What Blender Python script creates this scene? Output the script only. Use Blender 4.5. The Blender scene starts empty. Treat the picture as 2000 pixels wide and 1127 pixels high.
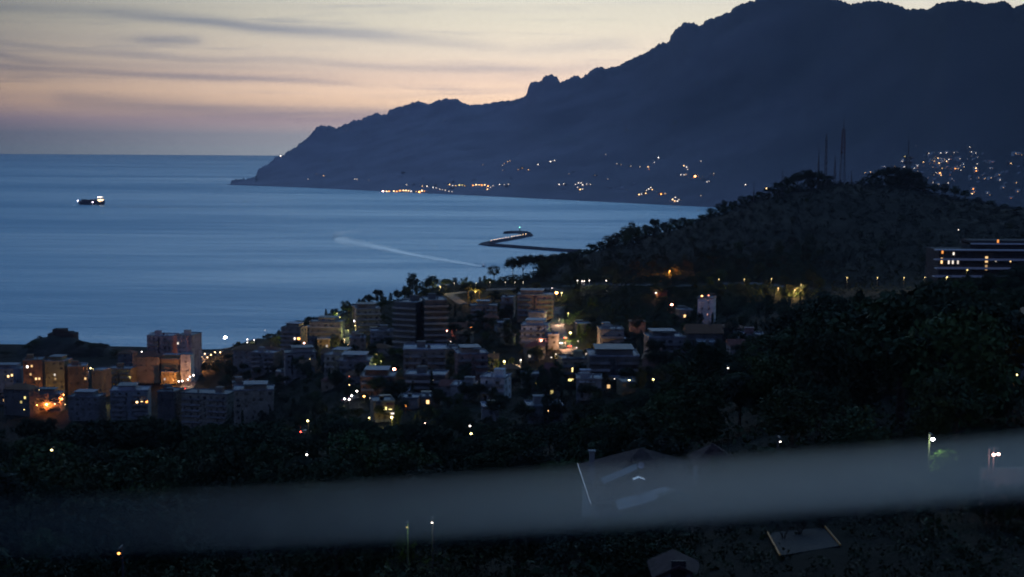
import bpy, bmesh, math, random
import numpy as np
from mathutils import Vector, Matrix, noise as mnoise
random.seed(7)
R = math.radians
sc = bpy.context.scene
col = sc.collection

# ------------------------------------------------------------------ camera
H = 180.0
F = 2747.0                                   # focal length in photograph pixels (2000 wide)
PITCH = math.atan((563.5 - 290.0) / F)
ROLL = R(0.35)
cd = bpy.data.cameras.new('camera'); cam = bpy.data.objects.new('camera', cd); col.objects.link(cam)
cam.location = (0, 0, H)
CR = Matrix.Rotation(math.pi/2 - PITCH, 3, 'X') @ Matrix.Rotation(ROLL, 3, 'Z')
cam.rotation_euler = CR.to_euler()
cd.sensor_width = 36; cd.lens = F/2000*36
cd.clip_start = 0.05; cd.clip_end = 80000
cd.dof.use_dof = True; cd.dof.focus_distance = 1400; cd.dof.aperture_fstop = 1.4
sc.camera = cam

def ray(u, v):
    return CR @ Vector(((u-1000)/F, -(v-563.5)/F, -1))
def at(u, v, D):
    d = ray(u, v); return Vector((0, 0, H)) + d*(D/d.y)

# ------------------------------------------------------------------ render settings
sc.view_settings.view_transform = 'Standard'; sc.view_settings.look = 'None'
sc.view_settings.exposure = 0; sc.view_settings.gamma = 1
cy = sc.cycles
cy.use_denoising = True
cy.denoising_input_passes = 'RGB'
try: cy.denoiser = 'OPENIMAGEDENOISE'
except Exception: pass
cy.max_bounces = 4; cy.diffuse_bounces = 2; cy.glossy_bounces = 2; cy.transmission_bounces = 2
cy.transparent_max_bounces = 6; cy.volume_bounces = 0
cy.caustics_reflective = False; cy.caustics_refractive = False
cy.sample_clamp_indirect = 2.0
cy.use_light_tree = True
cy.filter_width = 1.9

def lin(r, g, b):
    f = lambda c: c/12.92 if c <= .04045 else ((c+.055)/1.055)**2.4
    return tuple(f(c/255) for c in (r, g, b))

# ------------------------------------------------------------------ world: dusk sky with streaks of cloud
class NT:
    def __init__(s, tree): s.t = tree
    def n(s, typ, **kw):
        nd = s.t.nodes.new(typ)
        for k, v in kw.items(): setattr(nd, k, v)
        return nd
    def put(s, sock, val):
        if hasattr(val, 'is_output'): s.t.links.new(val, sock)
        else: sock.default_value = val
    def m(s, op, a, b=0.0, c=None, clamp=False):
        nd = s.n('ShaderNodeMath', operation=op, use_clamp=clamp)
        s.put(nd.inputs[0], a); s.put(nd.inputs[1], b)
        if c is not None: s.put(nd.inputs[2], c)
        return nd.outputs[0]
    def ss(s, x, a, b, lo=0.0, hi=1.0):
        nd = s.n('ShaderNodeMapRange', interpolation_type='SMOOTHSTEP')
        for i, v in enumerate((x, a, b, lo, hi)): s.put(nd.inputs[i], v)
        return nd.outputs[0]
    def ramp(s, x, stops, interp='LINEAR'):
        nd = s.n('ShaderNodeValToRGB'); cr = nd.color_ramp; cr.interpolation = interp
        while len(cr.elements) < len(stops): cr.elements.new(.5)
        for e, (p, c) in zip(cr.elements, stops):
            e.position = p; e.color = (*c, 1) if len(c) == 3 else c
        s.put(nd.inputs[0], x); return nd.outputs[0]
    def curve(s, x, pts):
        nd = s.n('ShaderNodeFloatCurve'); cu = nd.mapping.curves[0]
        while len(cu.points) < len(pts): cu.points.new(.5, .5)
        for p, (a, b) in zip(cu.points, pts): p.location = (a, b)
        nd.mapping.update(); s.put(nd.inputs['Value'], x); return nd.outputs[0]
    def mix(s, f, a, b, mode='MIX'):
        nd = s.n('ShaderNodeMix', data_type='RGBA', blend_type=mode)
        s.put(nd.inputs[0], f)
        for sk, v in ((nd.inputs[6], a), (nd.inputs[7], b)):
            s.put(sk, v if hasattr(v, 'is_output') else (*v[:3], 1))
        return nd.outputs[2]
    def noise(s, vec, scale, detail=3, rough=.5, dim='3D'):
        nd = s.n('ShaderNodeTexNoise', noise_dimensions=dim)
        if vec is not None: s.put(nd.inputs['Vector'], vec)
        nd.inputs['Scale'].default_value = scale; nd.inputs['Detail'].default_value = detail
        nd.inputs['Roughness'].default_value = rough
        return nd.outputs['Fac']
    def xyz(s, x, y, z):
        nd = s.n('ShaderNodeCombineXYZ')
        for i, v in enumerate((x, y, z)): s.put(nd.inputs[i], v)
        return nd.outputs[0]

world = bpy.data.worlds.new("World"); sc.world = world; world.use_nodes = True
wt = world.node_tree; wt.nodes.clear(); w = NT(wt)
gen = w.n('ShaderNodeTexCoord').outputs['Generated']
sx = w.n('ShaderNodeSeparateXYZ'); wt.links.new(gen, sx.inputs[0])
dx, dy, dz = sx.outputs
el = w.m('MULTIPLY', w.m('ARCSINE', dz), 57.29578)               # elevation, degrees
az = w.m('MULTIPLY', w.m('ARCTAN2', dx, dy), 57.29578)           # azimuth from +Y, degrees
e01 = w.m('POWER', w.m('DIVIDE', w.m('MAXIMUM', el, 0.0), 90.0), 0.5)
def P(e): return math.sqrt(e/90)
def hdr(stops, k=1.0): return [(P(e), tuple(c*k for c in lin(*rgb))) for e, rgb in stops]
SKYMAX = 4.0   # ramps hold colour/4 so that bright bands fit
def hd(stops): return [(P(e), tuple(x/SKYMAX for x in c)) for e, c in stops]
sun_side = hd([(0, (0.800,0.820,0.840)), (.5, (0.800,0.760,0.780)), (1.05, (1.235,0.902,0.807)), (1.7, (2.328,1.577,0.997)), (2.2, (2.137,1.520,1.045)), (2.8, (1.584,1.179,0.898)),
               (3.75, (1.364,1.144,0.898)), (5, (1.109,1.012,0.810)), (6.3, (0.924,0.889,0.757)), (9, (0.660,0.800,0.880)), (14, (0.580,0.900,1.200)), (24, (0.360,0.660,1.050)), (35, (0.130,0.310,0.620)), (48, (0.035,0.090,0.240)), (90, (0.022,0.055,0.150))])
left_side = hd([(0, (0.079,0.115,0.158)), (.5, (0.086,0.101,0.144)), (1.05, (0.202,0.158,0.202)), (1.7, (0.446,0.274,0.187)), (2.2, (0.518,0.324,0.180)), (2.8, (0.317,0.238,0.173)),
               (3.75, (0.299,0.255,0.211)), (5, (0.229,0.229,0.202)), (6.3, (0.185,0.202,0.202)), (9, (0.115,0.180,0.250)), (14, (0.040,0.120,0.250)), (24, (0.060,0.170,0.360)), (35, (0.150,0.340,0.600)), (48, (0.060,0.140,0.310)), (90, (0.022,0.055,0.150))])
back_side = hd([(0, (.06,.08,.18)), (3, (.09,.10,.22)), (10, (.08,.11,.26)), (45, (.035,.075,.20)), (90, (.022,.055,.15))])
daz = w.m('ABSOLUTE', w.m('SUBTRACT', az, 9.0))
sky = w.mix(w.ss(daz, 6.0, 38.0), w.ramp(e01, sun_side), w.ramp(e01, left_side))
sky = w.mix(w.ss(daz, 45.0, 120.0), sky, w.ramp(e01, back_side))
# streaks of cloud, laid out by direction in the sky
U = w.m('DIVIDE', dx, w.m('MAXIMUM', dy, .05))                   # tan azimuth
V = w.m('DIVIDE', dz, w.m('MAXIMUM', dy, .05))                   # tan elevation
u01 = w.m('MULTIPLY_ADD', U, F/2000, 0.5)
vpx = w.m('MULTIPLY_ADD', V, -F, 293.0)
wv = w.xyz(w.m('MULTIPLY', U, 9.0), w.m('MULTIPLY', V, 60.0), 0.0)
warp = w.m('MULTIPLY', w.m('SUBTRACT', w.noise(wv, 1.0, 4, .55), 0.5), 16.0)
vw = w.m('ADD', vpx, warp)
wisp = w.noise(w.xyz(w.m('MULTIPLY', U, 5.0), w.m('MULTIPLY', V, 110.0), 3.0), 1.0, 5, .6)
fine = w.noise(w.xyz(w.m('MULTIPLY', U, 16.0), w.m('MULTIPLY', V, 260.0), 7.0), 1.0, 3, .55)
streaks = [  # (u01, v/300) centre line, (u01, opacity), half thickness px
 ([(0,.09),(.05,.10),(.125,.13),(.2,.17),(.275,.225),(.35,.25),(.48,.325),(1,.5)], [(0,.55),(.06,.5),(.12,.75),(.27,.95),(.4,.6),(.49,.25),(.53,0),(1,0)], 9.0),
 ([(0,.27),(.1,.285),(.17,.295),(.25,.30),(1,.3)], [(0,.35),(.06,.12),(.13,.4),(.17,.85),(.195,.6),(.22,0),(1,0)], 8.0),
 ([(0,.31),(.08,.37),(.15,.40),(.2,.425),(.3,.43),(.36,.455),(.52,.47),(1,.48)], [(0,.55),(.1,.45),(.16,.7),(.3,.6),(.4,.5),(.5,.6),(.56,.0),(1,0)], 6.0),
 ([(0,.39),(.03,.43),(.08,.45),(.2,.465),(1,.5)], [(0,.75),(.04,.6),(.1,.3),(.2,.35),(.33,.15),(.4,0),(1,0)], 6.5),
 ([(0,.47),(.1,.50),(.2,.53),(.3,.555),(.37,.58),(1,.6)], [(0,.7),(.1,.75),(.2,.8),(.3,.6),(.38,.1),(.42,0),(1,0)], 5.5),
 ([(0,.66),(.06,.68),(.14,.72),(.22,.745),(.33,.76),(1,.78)], [(0,.0),(.04,.1),(.08,.75),(.2,.95),(.35,.85),(.5,.4),(1,.2)], 13.0),
 ([(0,.3),(.45,.36),(.52,.34),(.6,.30),(1,.28)], [(0,0),(.46,0),(.52,.3),(.58,.35),(.64,.0),(1,0)], 10.0),
 ([(0,.6),(.45,.52),(.53,.48),(.6,.44),(1,.4)], [(0,0),(.47,0),(.52,.35),(.57,.3),(.62,0),(1,0)], 8.0),
]
cl = None
front = w.ss(dy, .3, .7)
for cen, opa, hw in streaks:
    c = w.m('MULTIPLY', w.curve(u01, cen), 300.0)
    o = w.curve(u01, opa)
    g = w.m('DIVIDE', w.m('SUBTRACT', vw, c), hw*1.1)
    g = w.m('EXPONENT', w.m('MULTIPLY', w.m('MULTIPLY', g, g), -0.7))
    g = w.m('MULTIPLY', g, o)
    cl = g if cl is None else w.m('MAXIMUM', cl, g)
cl = w.m('MULTIPLY', cl, w.ss(wisp, .3, .6, .6, 1.0))
veil = w.m('MULTIPLY', w.ss(wisp, .48, .7), w.m('MULTIPLY', w.ss(fine, .3, .7), .6))
cl = w.m('MAXIMUM', cl, w.m('MULTIPLY', veil, w.ss(vpx, 260, 190)))
cl = w.m('MULTIPLY', cl, front)
dark = w.mix(1.0, sky, (.50,.56,.74), 'MULTIPLY')
sky = w.mix(w.m('MINIMUM', w.m('MULTIPLY', cl, 1.05), 1.0), sky, dark)
bg = w.n('ShaderNodeBackground'); wt.links.new(sky, bg.inputs[0]); bg.inputs[1].default_value = SKYMAX
wt.links.new(bg.outputs[0], w.n('ShaderNodeOutputWorld').inputs[0])
world.cycles.sampling_method = 'MANUAL'; world.cycles.sample_map_resolution = 1024
# the sun has set behind the mountains: only a trace of warm afterglow comes over them
sl = bpy.data.lights.new('afterglow', 'SUN'); sl.energy = 0.02; sl.angle = R(20); sl.color = (1, .7, .5)
so = bpy.data.objects.new('afterglow', sl); col.objects.link(so)
so.rotation_euler = (R(86), 0, R(180 - 9))

# ------------------------------------------------------------------ materials
MATS = {}
def mat(name, base, rough=.8, spec=.3, metal=0, var=.25, scale=1.0, emit=None, estr=0, objvar=0.0, sample=False):
    if name in MATS: return MATS[name]
    m = bpy.data.materials.new(name); m.use_nodes = True
    t = m.node_tree; k = NT(t); b = t.nodes['Principled BSDF']
    b.inputs['Roughness'].default_value = rough; b.inputs['Metallic'].default_value = metal
    b.inputs['Specular IOR Level'].default_value = spec
    tc = k.n('ShaderNodeTexCoord').outputs['Object']
    nz = k.noise(tc, scale, 4, .6)
    lo = tuple(c*(1-var) for c in base); hi = tuple(min(1, c*(1+var)) for c in base)
    c = k.mix(k.ss(nz, .3, .7), lo, hi)
    if objvar:
        oi = k.n('ShaderNodeObjectInfo')
        hv = k.n('ShaderNodeHueSaturation'); t.links.new(c, hv.inputs['Color'])
        t.links.new(k.m('MULTIPLY_ADD', oi.outputs['Random'], .06, .47), hv.inputs['Hue'])
        t.links.new(k.m('MULTIPLY_ADD', oi.outputs['Random'], objvar*2, 1-objvar), hv.inputs['Value'])
        c = hv.outputs[0]
    t.links.new(c, b.inputs['Base Color'])
    if emit:
        b.inputs['Emission Color'].default_value = (*emit, 1); b.inputs['Emission Strength'].default_value = estr
        m.cycles.emission_sampling = 'FRONT' if sample else 'NONE'
    MATS[name] = m; return m

# ------------------------------------------------------------------ naming helpers
def tag(o, label=None, cat=None, group=None, kind=None):
    if label: o['label'] = label
    if cat: o['category'] = cat
    if group: o['group'] = group
    if kind: o['kind'] = kind
    return o
def meshobj(name, me, parent=None, loc=None, rz=0, scale=None):
    o = bpy.data.objects.new(name, me); col.objects.link(o)
    if parent: o.parent = parent
    if loc is not None: o.location = loc
    if rz: o.rotation_euler = (0, 0, rz)
    if scale is not None: o.scale = scale
    return o
def empty(name, loc, rz=0):
    o = bpy.data.objects.new(name, None); col.objects.link(o); o.location = loc; o.rotation_euler = (0, 0, rz); return o
class MB:
    """collects simple solids into one mesh"""
    def __init__(s): s.v = []; s.f = []
    def box(s, x0, y0, z0, x1, y1, z1):
        n = len(s.v)
        s.v += [(x0,y0,z0),(x1,y0,z0),(x1,y1,z0),(x0,y1,z0),(x0,y0,z1),(x1,y0,z1),(x1,y1,z1),(x0,y1,z1)]
        s.f += [tuple(n+i for i in q) for q in ((0,3,2,1),(4,5,6,7),(0,1,5,4),(1,2,6,5),(2,3,7,6),(3,0,4,7))]
        return s
    def tube(s, p, q, r0, r1=None, k=6):
        r1 = r0 if r1 is None else r1
        p = Vector(p); q = Vector(q); d = (q-p).normalized()
        a = d.orthogonal().normalized(); b = d.cross(a); n = len(s.v)
        for c, r in ((p, r0), (q, r1)):
            for i in range(k):
                t = 2*math.pi*i/k; s.v.append(tuple(c + a*(r*math.cos(t)) + b*(r*math.sin(t))))
        for i in range(k):
            j = (i+1) % k; s.f.append((n+i, n+j, n+k+j, n+k+i))
        s.f.append(tuple(n+k-1-i for i in range(k))); s.f.append(tuple(n+k+i for i in range(k)))
        return s
    def prism(s, pts, y0, y1):
        """outline in x,z pushed from y0 to y1"""
        n = len(s.v); k = len(pts)
        s.v += [(x, y0, z) for x, z in pts] + [(x, y1, z) for x, z in pts]
        for i in range(k):
            j = (i+1) % k; s.f.append((n+i, n+j, n+k+j, n+k+i))
        s.f.append(tuple(n+i for i in range(k))[::-1]); s.f.append(tuple(n+k+i for i in range(k)))
        return s
    def slab(s, pts, z0, z1):
        n = len(s.v); k = len(pts)
        s.v += [(x, y, z0) for x, y in pts] + [(x, y, z1) for x, y in pts]
        for i in range(k):
            j = (i+1) % k; s.f.append((n+i, n+j, n+k+j, n+k+i))
        s.f.append(tuple(n+i for i in range(k))[::-1]); s.f.append(tuple(n+k+i for i in range(k)))
        return s
    def ball(s, c, r, seg=8, rings=5, sz=1.0):
        n = len(s.v); c = Vector(c)
        s.v.append((c.x, c.y, c.z + r*sz))
        for i in range(1, rings):
            th = math.pi*i/rings
            for j in range(seg):
                ph = 2*math.pi*j/seg
                s.v.append((c.x + r*math.sin(th)*math.cos(ph), c.y + r*math.sin(th)*math.sin(ph), c.z + r*sz*math.cos(th)))
        s.v.append((c.x, c.y, c.z - r*sz)); last = len(s.v)-1
        for j in range(seg):
            s.f.append((n, n+1+j, n+1+(j+1) % seg))
            s.f.append((last, last-seg+(j+1) % seg, last-seg+j))
        for i in range(rings-2):
            for j in range(seg):
                a = n+1+i*seg; s.f.append((a+j, a+seg+j, a+seg+(j+1) % seg, a+(j+1) % seg))
        return s
    def mesh(s, name, m=None, smooth=False):
        me = bpy.data.meshes.new(name); me.from_pydata(s.v, [], s.f)
        if m: me.materials.append(m)
        bm = bmesh.new(); bm.from_mesh(me); bmesh.ops.recalc_face_normals(bm, faces=bm.faces); bm.to_mesh(me); bm.free()
        if smooth: me.polygons.foreach_set('use_smooth', [True]*len(me.polygons))
        me.update(); return me
    def build(s, name, m, parent=None, loc=None, rz=0, smooth=False):
        return meshobj(name, s.mesh(name, m, smooth), parent, loc, rz)

def grid_mesh(name, X, Y, Z, m):
    r, c = X.shape
    me = bpy.data.meshes.new(name)
    vs = np.stack([X, Y, Z], -1).reshape(-1, 3)
    idx = np.arange(r*c).reshape(r, c)
    q = np.stack([idx[:-1,:-1], idx[:-1,1:], idx[1:,1:], idx[1:,:-1]], -1).reshape(-1, 4)
    me.from_pydata(vs.tolist(), [], q.tolist())
    me.materials.append(m)
    me.polygons.foreach_set('use_smooth', [True]*len(me.polygons)); me.update()
    return me

# ------------------------------------------------------------------ near terrain (height field on rays from the balcony hill)
TC = {
 -900: [(10,172),(60,155),(150,134),(250,117),(330,105),(450,60),(650,15),(900,7),(1150,4),(1255,2),(1300,-4),(2600,-30)],
 0:    [(10,172),(60,155),(150,134),(250,117),(330,105),(450,60),(650,15),(900,7),(1150,4),(1255,2),(1300,-4),(2600,-30)],
 250:  [(10,172),(60,155),(150,134),(250,118),(330,106),(450,62),(650,18),(900,8),(1150,4),(1245,2),(1290,-4),(2600,-30)],
 400:  [(10,172),(60,155),(150,135),(250,119),(330,107),(450,64),(650,24),(900,10),(1100,6),(1230,2),(1275,-4),(2600,-30)],
 500:  [(10,172),(60,155),(150,136),(250,120),(330,108),(450,72),(650,40),(900,25),(1100,24),(1180,20),(1265,-4),(2600,-30)],
 600:  [(10,172),(60,155),(150,137),(250,121),(330,109),(450,78),(650,57),(900,44),(1050,41),(1130,37),(1230,-4),(2600,-30)],
 700:  [(10,172),(60,156),(150,138),(250,122),(330,109),(450,82),(650,64),(900,56),(1050,58),(1120,55),(1240,-4),(2600,-30)],
 780:  [(10,172),(60,156),(150,138),(250,122),(330,109),(450,82),(650,66),(900,62),(1050,65),(1120,60),(1250,-4),(2600,-30)],
 860:  [(10,172),(60,156),(150,138),(250,122),(330,109),(450,82),(650,67),(900,66),(1050,74),(1120,73),(1260,-4),(2600,-30)],
 1000: [(10,172),(60,156),(150,139),(250,122),(330,109),(450,83),(650,68),(800,65),(900,67),(1050,78),(1120,77),(1280,-4),(2600,-30)],
 1100: [(10,172),(60,157),(150,138),(250,123),(330,110),(450,84),(650,70),(800,67),(900,71),(1050,80),(1200,83),(1300,74),(1480,-4),(2600,-30)],
 1200: [(10,172),(60,157),(95,150),(150,138),(250,125),(350,112),(450,90),(650,73),(800,73),(950,80),(1050,86),(1250,95),(1400,80),(1640,-4),(2600,-30)],
 1300: [(10,172),(60,157),(95,150.5),(150,139),(250,129),(350,117),(450,96),(650,78),(800,78),(950,84),(1100,92),(1320,104),(1500,90),(1750,-4),(2600,-30)],
 1400: [(10,172),(60,158),(95,153),(150,148),(250,138),(350,122),(450,102),(650,83),(800,83),(950,87),(1150,99),(1400,117),(1600,100),(1950,-4),(2700,-30)],
 1500: [(10,172),(60,158),(95,154),(150,150),(250,141),(350,126),(450,106),(650,88),(800,87),(950,90),(1150,106),(1450,134),(1650,115),(2050,-4),(2800,-30)],
 1640: [(10,172),(60,158),(95,155),(150,151),(250,143),(350,128),(450,108),(650,90),(800,90),(950,93),(1150,109),(1350,135),(1500,147),(1700,130),(2200,10),(2900,-30)],
 1750: [(10,172),(60,158),(95,155),(150,151),(250,143),(350,128),(450,110),(600,98),(800,94),(950,95),(1150,112),(1350,135),(1500,145),(1700,130),(2300,20),(3000,-5)],
 1860: [(10,172),(60,158),(95,155),(150,151),(250,143),(350,134),(450,128),(560,123),(660,116),(800,104),(950,101),(1150,114),(1450,133),(1700,115),(2300,30),(3000,10)],
 2000: [(10,172),(60,158),(95,155),(150,152),(250,144),(350,137),(450,132),(560,127),(660,119),(800,112),(950,108),(1150,112),(1400,122),(1700,105),(2300,35),(3000,15)],
 3000: [(10,172),(60,158),(95,155),(150,152),(250,144),(350,137),(450,132),(560,127),(660,119),(800,112),(950,108),(1150,112),(1400,122),(1700,105),(2300,35),(3000,15)],
}
TU = sorted(TC)
TD = np.unique(np.concatenate([np.geomspace(6, 300, 26), np.linspace(320, 1300, 66), np.linspace(1330, 2600, 40)]))
def _prof(u):
    d, z = zip(*TC[u]); zz = np.interp(TD, d, z)
    k = np.array([.25,.5,.25])
    for _ in range(2): zz[1:-1] = np.convolve(zz, k, 'valid')
    return zz
TP = np.array([_prof(u) for u in TU])
def hz_u(u, D):
    i = max(0, min(len(TU)-2, int(np.searchsorted(TU, u))-1))
    t = min(1, max(0, (u-TU[i])/(TU[i+1]-TU[i]))); t = t*t*(3-2*t)*.5 + t*.5
    return float(np.interp(D, TD, TP[i]))*(1-t) + float(np.interp(D, TD, TP[i+1]))*t
def hz(x, y):
    z = hz_u(1000 + F*x/max(y, 1), y)
    if z > 3: z += 1.6*mnoise.noise(Vector((x*.012, y*.012, 0)))*min(1, y/200)
    return z
def hit(u, v, off=0.0, D0=40, D1=2000):
    """first point along the view ray that is `off` above the ground"""
    d = ray(u, v); D = D0
    while D < D1:
        p = Vector((0, 0, H)) + d*(D/d.y)
        if p.z <= hz(p.x, p.y) + off: return p
        D *= 1.004
    return None

us = np.arange(-900, 3001, 20.0)
GX = np.zeros((len(TD), len(us))); GY = GX.copy(); GZ = GX.copy()
for i, D in enumerate(TD):
    for j, u in enumerate(us):
        x = (u-1000)/F*D; GX[i,j] = x; GY[i,j] = D; GZ[i,j] = hz(x, D)
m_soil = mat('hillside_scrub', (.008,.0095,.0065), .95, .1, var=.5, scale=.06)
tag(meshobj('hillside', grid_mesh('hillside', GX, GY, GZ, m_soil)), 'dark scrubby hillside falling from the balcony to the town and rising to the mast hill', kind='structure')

# ------------------------------------------------------------------ sea
def sea_material():
    m = bpy.data.materials.new('sea_water'); m.use_nodes = True; t = m.node_tree; k = NT(t); b = t.nodes['Principled BSDF']
    pos = k.n('ShaderNodeNewGeometry').outputs['Position']
    s = k.n('ShaderNodeSeparateXYZ'); t.links.new(pos, s.inputs[0])
    x, y = s.outputs[0], s.outputs[1]
    slick = k.noise(k.xyz(k.m('MULTIPLY', x, .00022), k.m('MULTIPLY', y, .0011), 0), 1, 4, .6)
    slick2 = k.noise(k.xyz(k.m('MULTIPLY', x, .0016), k.m('MULTIPLY', y, .009), 5), 1, 3, .6)
    sl_ = k.m('MULTIPLY_ADD', slick2, .35, k.m('MULTIPLY', slick, .65))
    rip = k.noise(k.xyz(k.m('MULTIPLY', x, .012), k.m('MULTIPLY', y, .045), 0), 1, 4, .65)
    rip2 = k.noise(k.xyz(k.m('MULTIPLY', x, .10), k.m('MULTIPLY', y, .3), 2), 1, 2, .5)
    rip3 = k.noise(k.xyz(k.m('MULTIPLY', x, .0022), k.m('MULTIPLY', y, .0105), 9), 1, 3, .55)
    hgt = k.m('MULTIPLY_ADD', rip3, 3.2, k.m('MULTIPLY_ADD', rip2, .35, k.m('MULTIPLY', rip, 1.9)))
    bp = k.n('ShaderNodeBump'); bp.inputs['Strength'].default_value = 1.0; bp.inputs['Distance'].default_value = 2.6
    t.links.new(hgt, bp.inputs['Height']); t.links.new(bp.outputs[0], b.inputs['Normal'])
    t.links.new(k.ss(sl_, .36, .64, .38, .56), b.inputs['Roughness'])
    t.links.new(k.mix(k.ss(sl_, .35, .65), (.48,.68,.75), (.37,.565,.65)), b.inputs['Base Color'])
    b.inputs['Specular IOR Level'].default_value = .7; b.inputs['IOR'].default_value = 1.4; b.inputs['Metallic'].default_value = .42
    return m
me = bpy.data.meshes.new('sea')
sv = []; sf = []
SX = [-29000,-12000,-6000,-3000,0,3000,6000,12000,29000]; SY = [-500,1000,3000,6000,12000,20000,30000]
for y in SY:
    for x in SX: sv.append((x, y, 0))
for i in range(len(SY)-1):
    for j in range(len(SX)-1):
        a = i*len(SX)+j; sf.append((a, a+1, a+len(SX)+1, a+len(SX)))
me.from_pydata(sv, [], sf); me.materials.append(sea_material())
tag(meshobj('sea', me), 'calm blue evening sea reaching to the horizon', kind='structure')

# ------------------------------------------------------------------ far mountains
RIDGE = [(449,361),(452,354),(460,350),(470,351),(476,347),(480,352),(485,348),(493,345),(500,341),(503,333),(512,325),(526,320),(537,307),(545,304),(549,304),(561,297),(580,285),
 (593,274),(606,262),(617,250),(625,245),(640,244),(657,250),(673,244),(691,234),(707,233),(711,229),(734,220),(747,223),(757,222),(759,214),(777,208),(798,203),(819,196),
 (835,202),(846,200),(858,195),(870,193),(891,193),(904,199),(915,203),(928,204),(939,202),(948,203),(978,197),(1004,196),(1027,186),(1031,174),(1034,164),(1042,158),(1053,162),
 (1062,149),(1075,145),(1088,149),(1094,160),(1109,153),(1124,146),(1135,152),(1142,145),(1153,138),(1168,130),(1183,133),(1209,127),(1228,116),(1243,111),(1256,104),(1269,98),(1288,84),
 (1307,81),(1310,69),(1321,54),(1336,44),(1355,43),(1366,51),(1373,48),(1377,39),(1399,32),(1425,25),(1433,13),(1452,6),(1470,1),(1500,-9),(1540,-16),(1590,-13),(1638,0),
 (1661,7),(1675,5),(1691,2),(1720,1),(1747,7),(1765,14),(1780,17),(1814,17),(1829,8),(1847,2),(1877,0),(1897,2),(1918,7),(1935,5),(1952,2),(1963,0),(1972,9),(1980,15),(2000,6),
 (2040,-5),(2100,4),(2200,20),(2400,60),(2700,90),(3000,140)]
SHORE = [(440,361),(460,361.5),(600,367),(742,374),(830,378),(1000,386),(1200,396),(1380,405),(1600,418),(2000,446),(3000,500)]
RD = [(440,7250),(520,7400),(640,7900),(760,8000),(1060,7600),(1330,7300),(1560,6600),(1850,4800),(2000,4300),(3000,4200)]   # ridge distance
mu = np.concatenate([np.arange(444, 2012, 2.0), np.arange(2020, 3001, 20.0)])
MT = np.concatenate([np.linspace(0, 1, 46), np.array([1.06, 1.15, 1.3, 1.5, 1.75])])
rid_v = np.interp(mu, *zip(*RIDGE)); sh_v = np.interp(mu, *zip(*SHORE)); rid_d = np.interp(mu, *zip(*RD))
# bushes and crags along the crest
for j, u in enumerate(mu):
    rid_v[j] += 2.0*mnoise.noise(Vector((u*.09, 3.1, 0))) + 3.0*mnoise.noise(Vector((u*.25, 7.7, 0))) + 2.4*abs(mnoise.noise(Vector((u*.47, 1.7, 0))))
ker = np.exp(-(np.arange(-40, 41)/16.0)**2); ker /= ker.sum()
pz = np.array([max(at(u, min(rid_v[j], sh_v[j]-.5), max(rid_d[j], H/(-ray(u, sh_v[j]).z)*ray(u, sh_v[j]).y + 60)).z, 1.0) for j, u in enumerate(mu)])
pzs = np.convolve(np.pad(pz, 40, 'edge'), ker, 'valid')
MX = np.zeros((len(MT), len(mu))); MY = MX.copy(); MZ = MX.copy()
for j, u in enumerate(mu):
    vs = sh_v[j]; d = ray(u, vs); ds = H/(-d.z)*d.y
    dr = max(rid_d[j], ds+60)
    if u < 500: dr = ds + 60 + (u-444)*8
    pr = at(u, min(rid_v[j], vs-.5), dr); zr = max(pr.z, 1.0)
    xr = pr.x/dr; xs = d.x/d.y
    for i, t in enumerate(MT):
        if t <= 1:
            D = ds + (dr-ds)*t; s = xs + (xr-xs)*t; x = s*D
            g = .42*t + .58*t**2.1
            n1 = mnoise.fractal(Vector((x*.0011, D*.00065, 1.7)), .9, 2.1, 5)
            n2 = mnoise.ridged_multi_fractal(Vector((x*.0022 + D*.0006, D*.0009, 4)), 1, 2.1, 4, 1, 2)
            bl = max(0, min(1, (t-.9)/.1)); bl = bl*bl*(3-2*bl)
            z = (zr*bl + min(pzs[j], zr*1.25)*(1-bl))*g*(1 + (.22*n1 + .09*(n2-1.2))*(1-t)**.6*min(1, t*4))
            lim = (H + (pr.z-H)/dr*D)      # stay under the crest line
            if t < 1: z = min(z, max(lim - 12*(1-t)*6, 1.0) if lim < zr else z)
            z = max(z, 0.6 + 5*min(1, t*20)) if t > 0 else -3
            if t == 1: z = zr
            elif t > 0: z = min(z, max(.3, H + (pr.z-H)/dr*D - min(14, .12*pr.z)*(1-t)))
        else:
            D = dr + (t-1)*2600*min(1.0, max(.015, (zr-170)/400)); x = xr*D; z = max(-3, zr*(1 - ((t-1)/.75)**1.0))
        MX[i,j] = x; MY[i,j] = D; MZ[i,j] = z
m_mt = mat('mountain_rock', (.42,.37,.40), .95, .1, var=.13, scale=.005)
_k = NT(m_mt.node_tree); _b = m_mt.node_tree.nodes['Principled BSDF']               # haze painted into the colour: paler to the left, darker on the nearer right
_p = _k.n('ShaderNodeNewGeometry').outputs['Position']; _s = _k.n('ShaderNodeSeparateXYZ'); m_mt.node_tree.links.new(_p, _s.inputs[0])
_f = _k.ss(_k.m('MULTIPLY_ADD', _k.noise(_p, .0009, 4, .6), 1600.0, _s.outputs[0]), 300, 2500)
_c = _k.mix(_f, _b.inputs['Base Color'].links[0].from_socket, (.11,.115,.12)); m_mt.node_tree.links.new(_c, _b.inputs['Base Color'])
tag(meshobj('mountain', grid_mesh('mountain', MX, MY, MZ, m_mt)), 'long blue mountain falling in crags to a headland across the bay', kind='structure')
MSL = MX/MY
def mhit(u, v, off=0.0):
    """where the view ray meets the far mountain side"""
    j = int(np.argmin(abs(mu-u))); d = ray(u, v)
    for i in range(len(MT)-6):
        for f in (0, .25, .5, .75):
            D = MY[i,j]*(1-f) + MY[i+1,j]*f; zg = MZ[i,j]*(1-f) + MZ[i+1,j]*f
            if H + d.z/d.y*D <= zg + off: return Vector((d.x/d.y*D, D, zg))
    return Vector((MX[20,j], MY[20,j], MZ[20,j]))

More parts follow.
